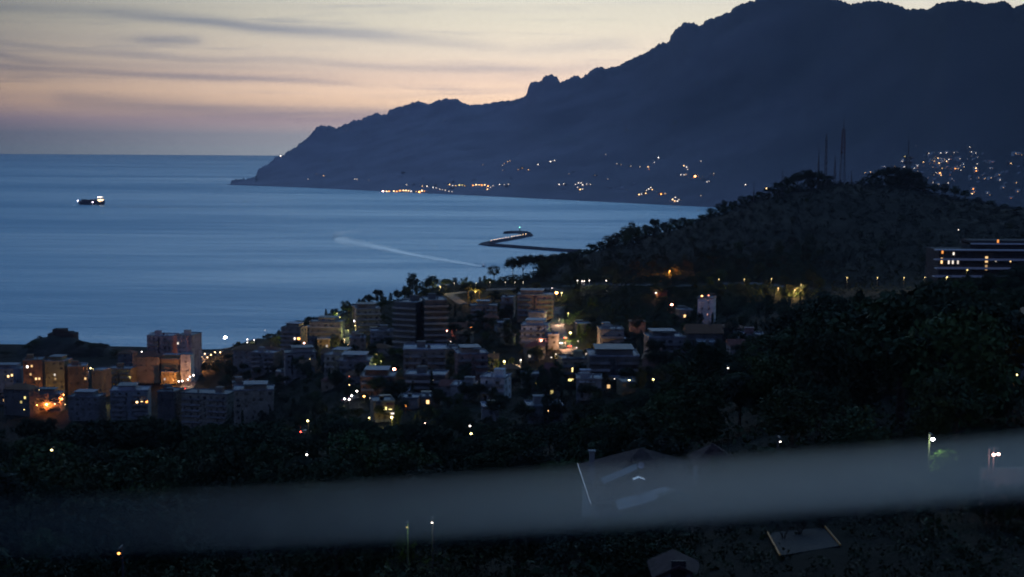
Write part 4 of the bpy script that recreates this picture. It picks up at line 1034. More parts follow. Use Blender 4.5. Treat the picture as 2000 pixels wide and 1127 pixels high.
def wake(name, label, pts, alpha, m_name, foam):
    m = bpy.data.materials.new(m_name); m.use_nodes = True; t = m.node_tree; k = NT(t); b = t.nodes['Principled BSDF']
    b.inputs['Base Color'].default_value = (*foam, 1); b.inputs['Roughness'].default_value = .33; b.inputs['Metallic'].default_value = 1.0
    at_ = k.n('ShaderNodeAttribute', attribute_name='foam')
    pos = k.n('ShaderNodeNewGeometry').outputs['Position']
    nz = k.noise(pos, .05, 4, .6)
    a = k.m('MULTIPLY', at_.outputs['Fac'], k.ss(nz, .25, .7, .45, 1.0))
    t.links.new(k.m('MULTIPLY', a, alpha), b.inputs['Alpha'])
    vs, fs, fa = [], [], []
    for u, v, hwid, s in pts:
        hwid *= 1.7
        for q in (-1, -.5, 0, .5, 1):
            p = sea_pt(u, v + q*hwid); vs.append((p.x, p.y, .12)); fa.append(s*(1-abs(q))**.8)
    for i in range(len(pts)-1):
        for j in range(4): fs.append((i*5+j, i*5+j+1, i*5+j+6, i*5+j+5))
    me = bpy.data.meshes.new(name); me.from_pydata(vs, [], fs); me.materials.append(m)
    ca = me.attributes.new('foam', 'FLOAT', 'POINT'); ca.data.foreach_set('value', fa); me.update()
    tag(meshobj(name, me), label, kind='stuff')
wake('boat_wake', 'pale curved wake left on the sea by the motor boat', [(940,520,1.5,.5),(915,516,1.8,.8),(880,510,2.2,.85),(840,503,2.6,.9),(800,496,3.0,.95),(760,487,3.5,1),(720,479,4.2,.9),(690,473,5.5,.8),(668,469,7,1.00),(655,465,7,0.90),(650,461,6,0.83),(658,457,5,0.68),(675,454,3.5,0.52),(705,451,2.5,0.33),(760,449,2,.1)], 1.0, 'wake_foam', (.62,.80,.95))
wake('ship_wake', 'thin pale wake trailing right of the cargo ship', [(208,401,1.0,.5),(260,403,1.1,.6),(320,405,1.2,.55),(380,407,1.2,.4),(470,410,1.4,.15)], .5, 'ship_wake_foam', (.62,.68,.74))
def breakwater():
    ms = mat('breakwater_stone', (.09,.075,.09), .9, .2, var=.4, scale=.08)
    pts = [(1135,492),(1104,491.5),(1050,487.5),(1000,483.5),(960,480.5),(946,478),(955,475),(985,470),(1015,464.5),(1029,461.5),(1030,458.5),(1022,456),(1010,455),(998,455.5),(987,456.5)]
    P_ = [sea_pt(u, v) for u, v in pts]
    wid = [9]*4 + [10,12,12,11,11,12,12,14,14,12,6]
    b = MB(); fine = []
    for i in range(len(P_)-1):
        nn = max(1, int((P_[i+1]-P_[i]).length/14))
        for q in range(nn): fine.append((P_[i].lerp(P_[i+1], q/nn), wid[i]+(wid[i+1]-wid[i])*q/nn))
    fine.append((P_[-1], wid[-1])); L = len(fine)
    c0 = P_[5]
    for i, (p, w_) in enumerate(fine):
        d = fine[min(i+1, L-1)][0] - fine[max(i-1, 0)][0]; d.normalize(); s = Vector((-d.y, d.x, 0))
        for q, z in ((-1.35,-3),(-.7,3.0),(-.62,4.6),(-.5,4.6),(-.5,3.2),(.5,3.2),(.7,2.6),(1.35,-3)):
            r_ = p + s*(w_*q); b.v.append((r_.x-c0.x, r_.y-c0.y, z + .35*mnoise.noise(Vector((r_.x*.1, r_.y*.1, q)))))
    for i in range(L-1):
        for j in range(7): b.f.append((i*8+j, i*8+j+1, i*8+j+9, i*8+j+8))
    root = empty('breakwater', (c0.x, c0.y, 0)); tag(root, 'zigzag harbour breakwater of dark stone reaching out from behind the hill', 'breakwater')
    b.build('quay', ms, root)
    p = sea_pt(1015, 455); lr = empty('harbour_light', (p.x, p.y, 3)); tag(lr, 'little green harbour light on the tip of the breakwater', 'beacon')
    MB().tube((0,0,0), (0,0,2), 2.6, 2.2, 12).tube((0,0,2), (0,0,8), 1.1, .9, 12).build('tower', mat('beacon_green', (.08,.22,.16), .6, .3), lr)
    MB().ball((0,0,9), 1.1, 10, 6).build('lantern', glow('green', 3.5), lr)
    n = 13
    for i in range(n):
        t = i/(n-1); u = 960+(1027-960)*t; v = 474.2+(462.0-474.2)*t
        p = sea_pt(u, v); r_ = empty('quay_lamp', (p.x, p.y, 3)); tag(r_, '%s warm lamp from the left on the breakwater' % ORD[i], 'quay lamp', 'lamps along the breakwater')
        MB().tube((0,0,0), (0,0,2.0), .15, .1).build('pole', m_pole, r_)
        k = 'quay'
        if k not in MCACHE: MCACHE[k] = MB().ball((0,0,2.2), .45, 8, 5).mesh('lamp_head', glow('warm', 11), True)
        meshobj('lamp_head', MCACHE[k], r_)
        if i % 3 == 1:
            ld = bpy.data.lights.new('lamp_light', 'POINT'); ld.energy = 60; ld.color = (1,.42,.22); lo = bpy.data.objects.new('lamp_light', ld); col.objects.link(lo); lo.parent = r_; lo.location = (0, -.2, 1.6)
breakwater()

# ------------------------------------------------------------------ lit houses far off on the mountain side
def far_house_mesh(kk):
    b = MB().box(-5, 0, -6, 5, 8, 6); b.v += [(-5.6,-.6,6),(5.6,-.6,6),(5.6,8.6,6),(-5.6,8.6,6),(-3,4,8.2),(3,4,8.2)]; n = 8
    b.f += [(n,n+1,n+5,n+4),(n+1,n+2,n+5),(n+2,n+3,n+4,n+5),(n+3,n,n+4),(n+3,n+2,n+1,n)]
    return b.mesh('hillside_house', wallm(kk))
FH = [far_house_mesh(k) for k in ('white', 'white', 'pale')]
def far_house(label, group, u, v, c=None, s=6, r=1.2, off=3.0, sc_=1.0):
    r = round(r*.78, 2); s = round(s*.85, 1)
    p = mhit(u, v, off)
    o = meshobj('hillside_house', FH[random.randrange(3)], None, (p.x, p.y+1, p.z), random.uniform(-.5, .5), (sc_*random.uniform(.8, 1.5), sc_, sc_*random.uniform(.7, 1.2)))
    tag(o, label, 'house', group)
    if c:
        k = ('farlamp', c, s, r)
        if k not in MCACHE: MCACHE[k] = MB().ball((0,-1.2,off), r, 6, 4).mesh('lit_window', glow(c, s))
        meshobj('lit_window', MCACHE[k], o)
FHD = [
 ('lone white light on the headland slope above the cape', None, [(548,305,'white',14,2.0),(544,302,'white',3,1.2)][:1]),
 ('faint lit house on the cape left of the seafront village', 'faint lights on the cape', [(602,350,'white',3,1.3),(632,344,'warm',5,1.4),(618,340,'white',.8,1.2),(693,350,'white',4,1.6),(697,350,'white',3,1.4),(720,352,'white',.8,1.3),(643,314,'white',.7,1.2)]),
 ('glaring orange lit house at the left end of the seafront village', None, [(748,375,'pink',40,3.4)]),
 ('lit house in the glowing seafront row of the village across the bay', 'seafront row across the bay', [(755,374.5,'warm',16,2.0),(760,374,'orange',14,1.9),(769,373.5,'warm',14,2.0),(775,373.5,'orange',12,1.9),(781,373.5,'orange',12,1.9),(788,373,'warm',12,2.0),(793,373,'warm',9,1.9),(798,373,'warm',9,1.9),(803,374,'white',6,1.8),(813,374.5,'warm',4,1.6),(819,375,'orange',24,2.6),(824,373,'warm',12,2.0),(829,373,'orange',6,1.8)]),
 ('pale lit house stepping up behind the seafront row', 'lit houses behind the seafront row', [(794,361,'white',4,1.5),(825,364,'warm',5,1.5),(834,364,'white',6,1.6),(846,366,'white',5,1.5),(852,367,'white',4,1.4),(859,370,'white',4,1.5),(864,371,'white',3,1.4),(870,372,'white',4,1.5),(877,374,'white',3,1.5),(883,375,'white',3,1.4),(878,361,'warm',7,1.7),(884,363,'white',5,1.5),(890,363,'warm',6,1.6),(897,362,'yellow',6,1.9),(903,362,'yellow',5,1.8),(908,363,'warm',4,1.6)]),
 ('lit house in the orange row right of the seafront village', 'orange row on the far shore', [(924,362,'orange',12,1.8),(930,361,'warm',12,1.7),(936,361.5,'warm',11,1.7),(941,362,'orange',11,1.8),(947,362,'warm',12,1.7),(953,364,'orange',14,1.9),(952,370,'warm',6,1.7),(958,366,'white',3,1.4),(963,363,'white',3,1.3),(976,361,'white',5,1.4),(985,361,'white',1.5,1.6),(993,360,'white',2,1.9)]),
 ('lit house halfway up the slope above the orange row', 'lights halfway up the mountain', [(991,316,'warm',3,1.8),(985,319,'warm',1.6,1.5),(996,315,'warm',2,1.5),(981,323,'white',1.5,1.3),(1051,322,'white',8,1.5),(1075,316,'white',9,1.6),(1083,314,'white',5,1.4),(1032,332,'warm',3,1.5),(1012,331,'warm',1,1.9),(1020,330,'warm',1,1.7),(943,322,'white',.8,1.4),(982,333,'white',.8,1.4)]),
 ('lit house in the small hamlet at the middle of the far shore', 'small hamlet on the far shore', [(1092,361,'white',5,1.4),(1101,360,'white',5,1.4),(1124,360,'white',4,1.4),(1130,358,'white',4,1.5),(1135,358,'white',4,1.5),(1138,361,'white',6,1.5),(1128,366,'white',3,1.4),(1133,370,'warm',10,1.8),(1138,370,'white',4,1.4),(1146,361,'white',3,1.3),(1153,361,'white',4,1.3)]),
 ('faint pale lit house strung along the slope right of the hamlet', 'faint lights on the slope', [(1183,303,'white',.7,1.6),(1205,321,'white',1,1.7),(1213,322,'white',1,1.7),(1232,326,'white',2,1.3),(1250,326,'white',2,1.3),(1111,340,'white',.6,1.5),(1187,351,'white',.7,1.4),(1162,343,'white',.5,1.4)]),
 ('lit house in the cluster below the great crag', 'cluster below the crag', [(1266,327,'warm',8,1.6),(1267,331,'orange',3,1.3),(1286,309,'white',9,1.5),(1278,318,'white',3,1.3),(1336,325,'warm',8,1.6),(1341,328,'white',5,1.3),(1343,332,'white',4,1.3),(1330,342,'white',4,1.6),(1336,343,'white',4,1.5),(1340,342,'warm',2,1.3),(1369,315,'white',2.5,1.2),(1381,356,'white',3,1.5),(1385,354,'white',1.5,1.5),(1394,340,'white',1,1.7)]),
 ('single glaring orange light in the cluster below the crag', None, [(1358,345,'orange',40,2.6)]),
 ('lit house close to the water right of the hamlet', 'lights by the water right of the hamlet', [(1267,369,'white',7,1.4),(1271,367,'white',6,1.3),(1274,371,'warm',8,1.5),(1263,372,'white',5,1.3),(1261,379,'warm',8,1.4),(1248,381,'warm',7,1.5),(1253,380,'white',4,1.3),(1291,380,'orange',12,1.7),(1299,378,'warm',2,1.6),(1319,386,'white',7,1.4),(1314,391,'warm',8,1.4),(1318,393,'warm',9,1.5),(1323,393,'white',7,1.4),(1326,391,'white',5,1.3),(1369,382,'white',1,1.7)]),
 ('lone lit house left of the hill crest aerials', None, [(1456,363,'white',8,1.1)]),
 ('long warm lit house just left of the hill crest aerials', None, [(1497,368,'warm',14,1.4)]),
 ('lit house in the village on the slope behind the right pines', 'hill village right of the pines', [(1767,306,'yellow',5,.9),(1762,316,'white',6,.8),(1748,327,'warm',7,.9),(1766,327,'white',6,.8),(1728,327,'white',5,.7),(1700,336,'warm',5,.9),(1690,338,'warm',6,.9),(1712,337,'white',4,.8),(1792,325,'white',5,.8),(1786,330,'white',4,.7),(1804,317,'warm',7,1.0),(1780,309,'warm',5,.8),(1814,300,'white',6,.8),(1825,299,'white',6,.8),(1838,299,'white',6,.8),(1849,299,'white',5,.8),(1864,299,'white',3,.7),
   (1821,314,'warm',9,1.0),(1827,311,'white',8,.9),(1832,309,'warm',9,1.0),(1836,313,'warm',9,1.1),(1840,312,'white',9,1.0),(1845,313,'warm',9,1.0),(1849,316,'warm',8,.9),(1853,312,'white',7,.9),(1834,319,'warm',8,1.1),(1842,315,'white',8,1.0),(1825,316,'warm',6,.9),(1869,312,'white',4,.7),(1875,312,'white',3,.7),(1894,289,'white',7,.8),(1897,297,'white',6,.9),(1906,299,'white',5,.8),(1882,321,'white',5,.8),(1883,327,'warm',5,.8),(1909,321,'white',4,.8),(1906,330,'warm',12,1.2),(1907,335,'orange',8,1.1),
   (1851,330,'orange',10,1.0),(1856,329.5,'warm',10,1.0),(1861,330,'orange',10,1.0),(1866,331,'orange',9,1.0),(1872,331,'warm',5,.8),(1840,331,'warm',6,.8),(1836,338,'orange',18,1.5),(1838,343,'warm',9,1.0),(1828,339,'white',5,.8),(1823,342,'white',5,.8),(1877,333,'white',4,.8),(1818,358,'white',5,.7),(1822,358,'white',5,.7),(1833,362,'white',4,.7),(1841,362,'white',4,.7),(1852,359,'white',5,.7)]),
 ('lit house scattered right of the hill village', 'scattered lights right of the hill village', [(1928,317,'orange',2.5,1.3),(1934,317,'orange',3,1.4),(1939,318,'orange',2,1.2),(1935,330,'white',4,.8),(1912,347,'white',4,.8),(1924,348,'white',5,.8),(1936,349,'white',4,.8),(1953,352,'white',5,.9),(1952,342,'white',4,.7),(1985,357,'white',7,.9),(1970,320,'warm',9,.9),(1975,320,'warm',9,.9),(1984,302,'white',5,.7),(1990,303,'white',4,.7),(1996,303,'white',4,.7),(1901,369,'orange',10,1.2),(1899,379,'warm',12,1.2),(1903,375,'orange',6,.9),(1929,378,'white',4,.8),(1933,382,'white',2,.7),(1960,368,'white',2,.8),(1988,375,'warm',1.5,1.0),(1975,388,'orange',1.2,1.2)]),
]
for lab, grp, pts in FHD:
    for q in pts: far_house(lab, grp, *(q if 'hill village' not in lab else (q[0], q[1], 'warm' if q[2] == 'white' and (int(q[0]) % 3) else q[2], q[3], q[4]*.85)))
for i in range(44):
    u, v = random.gauss(1845, 45), random.gauss(325, 17)
    if 1700 < u < 1990 and v < 362: far_house('dim lit house among the brighter ones of the hill village', 'dim houses of the hill village', u, v, random.choice(['white','warm','white','orange']), random.choice([1.2, 2, 3]), .8, sc_=.6)
for i in range(60):                                   # dark pale houses round the villages
    u = random.choice([random.uniform(780,1000), random.uniform(1080,1400), random.uniform(1780,1995), random.uniform(1780,1995)])
    v = random.uniform(335, 382) if u < 1500 else random.uniform(296, 372)
    far_house('unlit pale house faintly seen among the lights across the bay', 'unlit houses across the bay', u, v, sc_=1.0 if u < 1500 else .7)

# ------------------------------------------------------------------ trees
def leafm(n, c): return mat(n, c, .75, .2, var=.45, scale=.5, objvar=.25)
m_maq = None
LM = [leafm('oak_leaves', (.038,.055,.022)), leafm('olive_leaves', (.045,.058,.035)), leafm('pine_needles', (.028,.042,.020)), leafm('laurel_leaves', (.05,.075,.022))]
rng = np.random.default_rng(11)
def leaf_arrays(clumps, per, leaf):
    """quads of leaves round each clump centre"""
    cs = np.repeat(np.array([c[:3] for c in clumps]), per, 0); rr = np.repeat(np.array([c[3] for c in clumps]), per)
    n = len(cs); d = rng.normal(size=(n, 3)); d /= np.linalg.norm(d, axis=1)[:, None]
    pos = cs + d*(rr*rng.uniform(.35, 1.0, n)**.6)[:, None]*np.array([1, 1, .8])
    a = rng.normal(size=(n, 3)); a /= np.linalg.norm(a, axis=1)[:, None]
    b = np.cross(a, rng.normal(size=(n, 3))); b /= np.linalg.norm(b, axis=1)[:, None]
    s = (leaf*rng.uniform(.6, 1.35, n))[:, None]
    q = np.stack([pos-a*s*.5, pos+b*s*.32, pos+a*s*.5, pos-b*s*.32], 1).reshape(-1, 3)
    return q
def leaf_mesh(name, clumps, per, leaf, m, trunk=None, tm=None):
    q = leaf_arrays(clumps, per, leaf); n = len(q)//4
    vs = q.tolist(); fs = np.arange(n*4).reshape(-1, 4).tolist(); mi = [0]*n
    if trunk:
        k = len(vs); vs += [tuple(v) for v in trunk.v]; fs += [[k+i for i in f] for f in trunk.f]; mi += [1]*len(trunk.f)
    me = bpy.data.meshes.new(name); me.from_pydata(vs, [], fs); me.materials.append(m)
    if trunk: me.materials.append(tm)
    me.polygons.foreach_set('material_index', mi); me.update(); return me
def ell(n, cx, cz, rx, rz, r0, r1, hollow=.35, seed=0):
    rd = random.Random(seed); out = []
    while len(out) < n:
        x, y, z = rd.uniform(-1,1), rd.uniform(-1,1), rd.uniform(-1,1); q = x*x+y*y+z*z
        if q > 1 or q < hollow: continue
        k = .82 + .3*mnoise.noise(Vector((x*2+seed, y*2, z*2)))
        out.append((x*rx*k + cx, y*rx*k, cz + z*rz*k, rd.uniform(r0, r1)))
    return out
def limbs(h, r, spread, n, top, seed, lean=0):
    rd = random.Random(seed); b = MB(); f = h*rd.uniform(.35, .5)
    b.tube((0,0,-.6), (lean*f, 0, f), r, r*.7)
    for i in range(n):
        a = 2*math.pi*(i+rd.random()*.6)/n
        m1 = (lean*f + spread*.45*math.cos(a), spread*.45*math.sin(a), f + (top-f)*.5)
        b.tube((lean*f, 0, f-.1), m1, r*.55, r*.38, 5).tube(m1, (spread*math.cos(a), spread*math.sin(a), top*rd.uniform(.9, 1.05)), r*.38, r*.12, 5)
    return b
# unit trees are 10 m tall; a kind = (clumps, leaves per clump, leaf size, leaf material, trunk)
KINDS_ = {
 'broadleaf_tree': [(ell(46, 0, 6.3, 4.4, 3.7, .8, 1.5, .25, s), 46, .55, LM[s % 2], limbs(10, .28, 2.6, 5, 7.0, s)) for s in range(3)],
 'bushy_tree': [(ell(46, 0, 5.2, 4.6, 4.6, .8, 1.6, .25, s+7), 46, .55, LM[3 if s else 0], limbs(10, .22, 2.4, 5, 6, s+7)) for s in range(2)],
 'umbrella_pine': [([(x, y, z + 1.3*(1-(x*x+y*y)/25), r_) for x, y, z, r_ in ell(72, 0, 7.1, 5.4, 2.2, .8, 1.5, .0, s+20)], 52, .48, LM[2], limbs(10, .26, 3.2, 6, 8.3, s+20, .02*s)) for s in range(2)],
 'round_pine': [(ell(40, .2, 6.6, 3.6, 3.0, .7, 1.2, .2, s+30), 46, .42, LM[2], limbs(10, .22, 2.2, 5, 7.0, s+30)) for s in range(2)],
 'spreading_tree': [(ell(44, 0, 6.6, 5.2, 2.9, .8, 1.5, .2, s+50), 46, .55, LM[s], limbs(10, .3, 3.2, 6, 7.0, s+50)) for s in range(2)],
 'oval_tree': [(ell(44, 0, 5.8, 3.2, 4.4, .7, 1.3, .2, s+60), 46, .52, LM[s+1 if s else 0], limbs(10, .24, 1.8, 5, 7.4, s+60)) for s in range(2)],
 'cypress': [([(rnd*math.cos(a), rnd*math.sin(a), z, .45+.3*(1-z/10)) for z, a, rnd in [(1+8.6*i/40, i*2.4, .75*math.sin(math.pi*min(1, .25+i/52))) for i in range(40)]], 40, .38, LM[2], MB().tube((0,0,-.6), (0,0,8), .2, .05))],
}
TREE_PARTS = {k: [(leaf_mesh('crown', c, per, lf, m), tr.mesh('trunk', m_bark)) for c, per, lf, m, tr in v] for k, v in KINDS_.items()}
TREE_FAR = {k: [leaf_mesh(k, c, 26, lf*1.35, m, tr, m_bark) for c, per, lf, m, tr in v] for k, v in KINDS_.items()}
def tree(kind, p, h, wide, label, group, parts=True):
    i = random.randrange(len(TREE_PARTS[kind])); s = h/10; rz = random.uniform(0, 6.28)
    nm = 'shrub' if h < 5 and kind in ('bushy_tree', 'broadleaf_tree', 'spreading_tree', 'oval_tree') else kind
    if parts:
        root = empty(nm, p, rz); root.scale = (s*wide, s*wide, s)
        meshobj('crown', TREE_PARTS[kind][i][0], root); meshobj('trunk', TREE_PARTS[kind][i][1], root)
    else: root = meshobj(nm, TREE_FAR[kind][i], None, p, rz, (s*wide, s*wide, s))
    tag(root, label.replace('dark bushy tree', 'dark shrub').replace('dark broad crowned tree', 'dark spreading shrub').replace('dark wide spreading tree', 'dark wide shrub').replace('dark oval crowned tree', 'dark rounded shrub') if nm == 'shrub' else label, 'shrub' if nm == 'shrub' else 'tree', group); return root
def uv_of(x, y, z):
    q = CR.transposed() @ Vector((x, y, z-H)); return 1000 + F*q.x/-q.z, 563.5 - F*q.y/-q.z
def z_at(x, y, v):
    """height at ground spot x,y that shows at picture row v"""
    u0, v0 = uv_of(x, y, H-20); return H-20 + (v0-v)*y/F
def clear_h(x, y, r, h):
    """cut the height so that lights behind stay in view"""
    zb = hz(x, y); u, vt = uv_of(x, y, zb+h); rp = r/y*F
    for lu, lv, lD in LAMPS:
        if lD > y + 1 and abs(lu-u) < rp + 3:
            vt2 = max(vt, lv + 5)
            if vt2 > vt: vt = vt2; h = z_at(x, y, vt) - zb
    return h
LINE = [(-60,806),(0,812),(60,816),(130,800),(200,796),(290,798),(340,812),(420,822),(500,822),(545,806),(620,795),(690,800),(712,824),(830,832),(850,800),(870,786),(930,792),(942,826),(1000,832),(1105,826),(1120,786),(1180,780),(1240,758),(1300,742),(1312,696),(1335,664),(1390,650),(1440,690),(1500,660),(1545,600),(1570,576),(1620,563),(1700,560),(1800,556),(1900,556),(2000,562),(2080,562)]
def line_v(u): return float(np.interp(u, *zip(*LINE)))
WORDS = {'spreading_tree': 'dark wide spreading tree', 'oval_tree': 'dark oval crowned tree', 'broadleaf_tree': 'dark broad crowned tree', 'bushy_tree': 'dark bushy tree', 'umbrella_pine': 'dark umbrella pine', 'round_pine': 'dark round topped pine', 'cypress': 'dark narrow cypress'}
def zone(u):
    for lim, t in ((140,'below the rust red blocks'),(300,'below the fort'),(540,'below the long beige block'),(690,'below the wooded gap'),(850,'below the pale villa'),(1110,'below the wide pale house'),(1310,'left of the black hump'),(1560,'in the black hump'),(1800,'under the mast hill'),(3000,'below the terraced building')):
        if u < lim: return t
n_near = 0
y = 92.0
while y < 440:
    step = 7.5 + y*.022; x = -.40*y
    while x < .40*y:
        xx = x + random.uniform(-.42, .42)*step; yy = y + random.uniform(-.42, .42)*step; x += step
        if any((xx-a)**2 + (yy-b)**2 < (r+3)**2 for a, b, r, _ in BLD): continue
        u, v0 = uv_of(xx, yy, hz(xx, yy))
        if v0 < line_v(u) + 4: continue
        kind = random.choices(['broadleaf_tree','bushy_tree','umbrella_pine','cypress','round_pine','spreading_tree','oval_tree'], [3,3.2,1,.7,1,2.6,2.6])[0]
        r = 4.2
        h = random.uniform(7.5, 12.5) if yy > 160 else random.uniform(5.0, 9.0)
        if u > 1290 and yy > 135: h = random.uniform(9, 16.5)
        lv = max(line_v(u-25), line_v(u), line_v(u+25)) + random.uniform(0, 10)
        h = min(h, z_at(xx, yy, lv) - hz(xx, yy))
        h = clear_h(xx, yy, r, h)
        # keep the tiled house, shed and patio in view
        if yy < 130 and 1080 < u < 1480: h = min(h, z_at(xx, yy, 1010) - hz(xx, yy))
        if yy < 106.5 and 1780 < u < 1965: h = min(h, z_at(xx, yy, 948) - hz(xx, yy))
        if yy < patio_c.y + 2 and 1470 < u < 1670: h = min(h, 1.2)
        if h < 2.4: continue
        if h < 5 and kind in ('umbrella_pine', 'round_pine'): kind = 'bushy_tree'
        row = 'front' if yy < 190 else 'middle' if yy < 310 else 'back'
        size = 'tall ' if h > 9 else 'low ' if h < 5 else ''
        tree(kind, (xx, yy, hz(xx, yy)-.1), h, random.uniform(.85, 1.25)*(1.5 if h < 5 else 1), '%s%s, %s rows %s' % (size, WORDS[kind], row, zone(u)), 'trees of the near wood'); n_near += 1
    y += step*.86
# town trees
n_town = 0; y = 455.0
while y < 1120:
    x = -.235*y
    while x < .40*y:
        xx = x + random.uniform(-9, 9); yy = y + random.uniform(-9, 9); x += 17 if y < 800 else 20
        u, v0 = uv_of(xx, yy, hz(xx, yy))
        if u < 420 or u > 2040: continue
        if u > 1620 and yy > 700: continue
        if any((xx-a)**2 + (yy-b)**2 < (r+.6)**2 for a, b, r, _ in BLD): continue
        if min((Vector((xx, yy, 0)) - Vector((q.x, q.y, 0))).length for q in road_cars) < 9: continue
        kind = random.choices(['broadleaf_tree','bushy_tree','umbrella_pine','cypress','round_pine','spreading_tree','oval_tree'], [2.4,2,1.6,1.6,1.6,2.4,2.4])[0]
        h = random.uniform(6, 11)
        # leave most house fronts in view
        for a, b, r, fy in BLD:
            if fy > yy and fy - yy < 110 and abs(xx*b/yy - a) < r + 3: h = min(h, random.uniform(5, 9.5))
        h = clear_h(xx, yy, 3.6, h)
        if v0 < 560 and u < 1100: continue
        if h < 2.5: continue
        if h < 5: kind = random.choice(['bushy_tree', 'broadleaf_tree', 'cypress'])
        wz = 'on the coast slope' if u < 640 else 'around the lit lane' if u < 740 else 'between the blocks of the hill town' if u < 1100 else 'right of the road of cars' if u < 1320 else 'under the mast hill'
        size = 'tall' if h > 8.5 else 'low' if h < 5 else 'middling'
        tree(kind, (xx, yy, hz(xx, yy)-.1), h, random.uniform(.85, 1.2), '%s %s %s' % (size, WORDS[kind], wz), 'trees of the hill town', parts=False); n_town += 1
    y += 17.5 if y < 800 else 20.5
# trees standing close in front of the house fronts
n_front = 0
for bx, by, br, fy in list(BLD):
    if not (470 < fy < 1120): continue
    ub = 1000 + F*bx/by
    if not 430 < ub < 1560: continue
    for q in range(random.choice((1, 1, 2, 2))):
        xx = bx*fy/by + random.uniform(-.95, .95)*br; yy = fy - random.uniform(5, 9)
        if min((xx-p_.x)**2 + (yy-p_.y)**2 for p_ in road_all) < 50: continue
        if any(abs(xx-a_)*1.0 < r*.8 and b_ - r*.7 < yy < b_ + r*.7 for a_, b_, r, f_ in BLD if f_ < fy - 3): continue
        h = clear_h(xx, yy, 2.6, random.uniform(6, 12.5))
        if h < 4: continue
        kind = random.choice(['spreading_tree', 'oval_tree', 'round_pine', 'cypress', 'broadleaf_tree', 'umbrella_pine'])
        tree(kind, (xx, yy, hz(xx, yy)-.1), h, random.uniform(.75, 1.05), '%s close against a house front %s' % (WORDS[kind], 'on the coast slope' if ub < 640 else 'around the lit lane' if ub < 740 else 'in the middle of the hill town' if ub < 1100 else 'right of the road of cars'), 'trees against the house fronts', parts=False); n_front += 1
print('FRONT', n_front)
# skyline trees, each where the outline shows it: picture column, row of its top, crown width in pixels, kind
SKY_ = [(568,634,24,'broadleaf_tree'),(586,626,30,'umbrella_pine'),(608,619,40,'umbrella_pine'),(632,628,18,'round_pine'),(655,610,9,'cypress'),(664,606,14,'broadleaf_tree'),(676,602,20,'broadleaf_tree'),(692,592,22,'broadleaf_tree'),(708,583,22,'broadleaf_tree'),(722,577,22,'round_pine'),(738,566,30,'umbrella_pine'),(752,578,14,'round_pine'),(763,571,8,'cypress'),(778,572,20,'broadleaf_tree'),(794,556,22,'broadleaf_tree'),
 (806,531,34,'broadleaf_tree'),(826,548,26,'bushy_tree'),(845,537,34,'broadleaf_tree'),(864,552,20,'bushy_tree'),(880,553,14,'bushy_tree'),
 (937,539,8,'bushy_tree'),(947,536,10,'bushy_tree'),(965,517,36,'round_pine'),(1002,504,44,'umbrella_pine'),(1022,500,44,'umbrella_pine'),(1042,499,44,'umbrella_pine'),(1062,498,46,'umbrella_pine'),(1085,496,48,'umbrella_pine'),(1104,494,40,'umbrella_pine'),
 (1120,489,34,'round_pine'),(1138,486,30,'broadleaf_tree'),(1156,476,30,'umbrella_pine'),(1172,470,26,'round_pine'),(1188,458,30,'round_pine'),(1205,452,26,'broadleaf_tree'),(1220,440,26,'round_pine'),(1234,430,22,'round_pine'),(1248,440,24,'round_pine'),(1262,436,20,'broadleaf_tree'),(1278,428,30,'umbrella_pine'),(1298,432,26,'broadleaf_tree'),(1316,424,24,'round_pine'),(1334,423,24,'broadleaf_tree'),(1352,426,26,'broadleaf_tree'),(1372,418,26,'broadleaf_tree'),(1390,404,24,'round_pine'),(1404,396,22,'round_pine'),(1416,388,16,'round_pine'),(1432,390,24,'broadleaf_tree'),(1450,381,26,'round_pine'),(1468,380,24,'broadleaf_tree'),(1485,374,26,'umbrella_pine'),
 (1504,366,30,'umbrella_pine'),(1522,356,32,'umbrella_pine'),(1540,346,34,'umbrella_pine'),(1558,337,36,'umbrella_pine'),(1578,332,38,'umbrella_pine'),(1598,335,34,'umbrella_pine'),(1618,343,28,'umbrella_pine'),(1690,344,20,'round_pine'),(1702,336,24,'round_pine'),(1722,330,40,'umbrella_pine'),(1746,326,44,'umbrella_pine'),(1768,328,44,'umbrella_pine'),(1790,336,36,'umbrella_pine'),(1804,344,24,'round_pine'),(1826,358,24,'broadleaf_tree'),(1846,358,22,'broadleaf_tree'),(1866,362,26,'broadleaf_tree'),(1886,370,24,'broadleaf_tree'),(1910,384,20,'bushy_tree'),(1936,390,22,'bushy_tree'),(1962,397,20,'bushy_tree'),(1990,402,22,'bushy_tree')]
SU = sorted((a[0], a[1]) for a in SKY_)
for a, b, st in ((1056, 1124, 5), (985, 1110, 11), (1112, 1500, 8), (1500, 1630, 11), (1684, 1815, 11)):
    for i, u in enumerate(np.arange(a, b, st)):
        u = u + random.uniform(-4, 4); D, z = crest(u); D -= random.uniform(4, 22); x_ = (u-1000)/F*D
        vt = float(np.interp(u, *zip(*SU))); zb = hz(x_, D); full = z_at(x_, D, vt) - zb
        h = full*(random.uniform(.5, .85) if a >= 1500 else random.uniform(.5, .92))
        if a == 985: h = min(h, 5.5)
        if a == 1056: h = full*random.uniform(.6, .95)
        if h < 2: continue
        tree('bushy_tree', (x_, D, zb-.1), h, min(2.2, 5.5/h+.6), 'low dark tree filling in under the pines %s' % ('of the headland grove' if a < 1100 else 'climbing the mast hill' if a == 1112 else 'on top of the mast hill' if a == 1500 else 'by the house on the mast hill'), 'low trees under the skyline pines', parts=False)
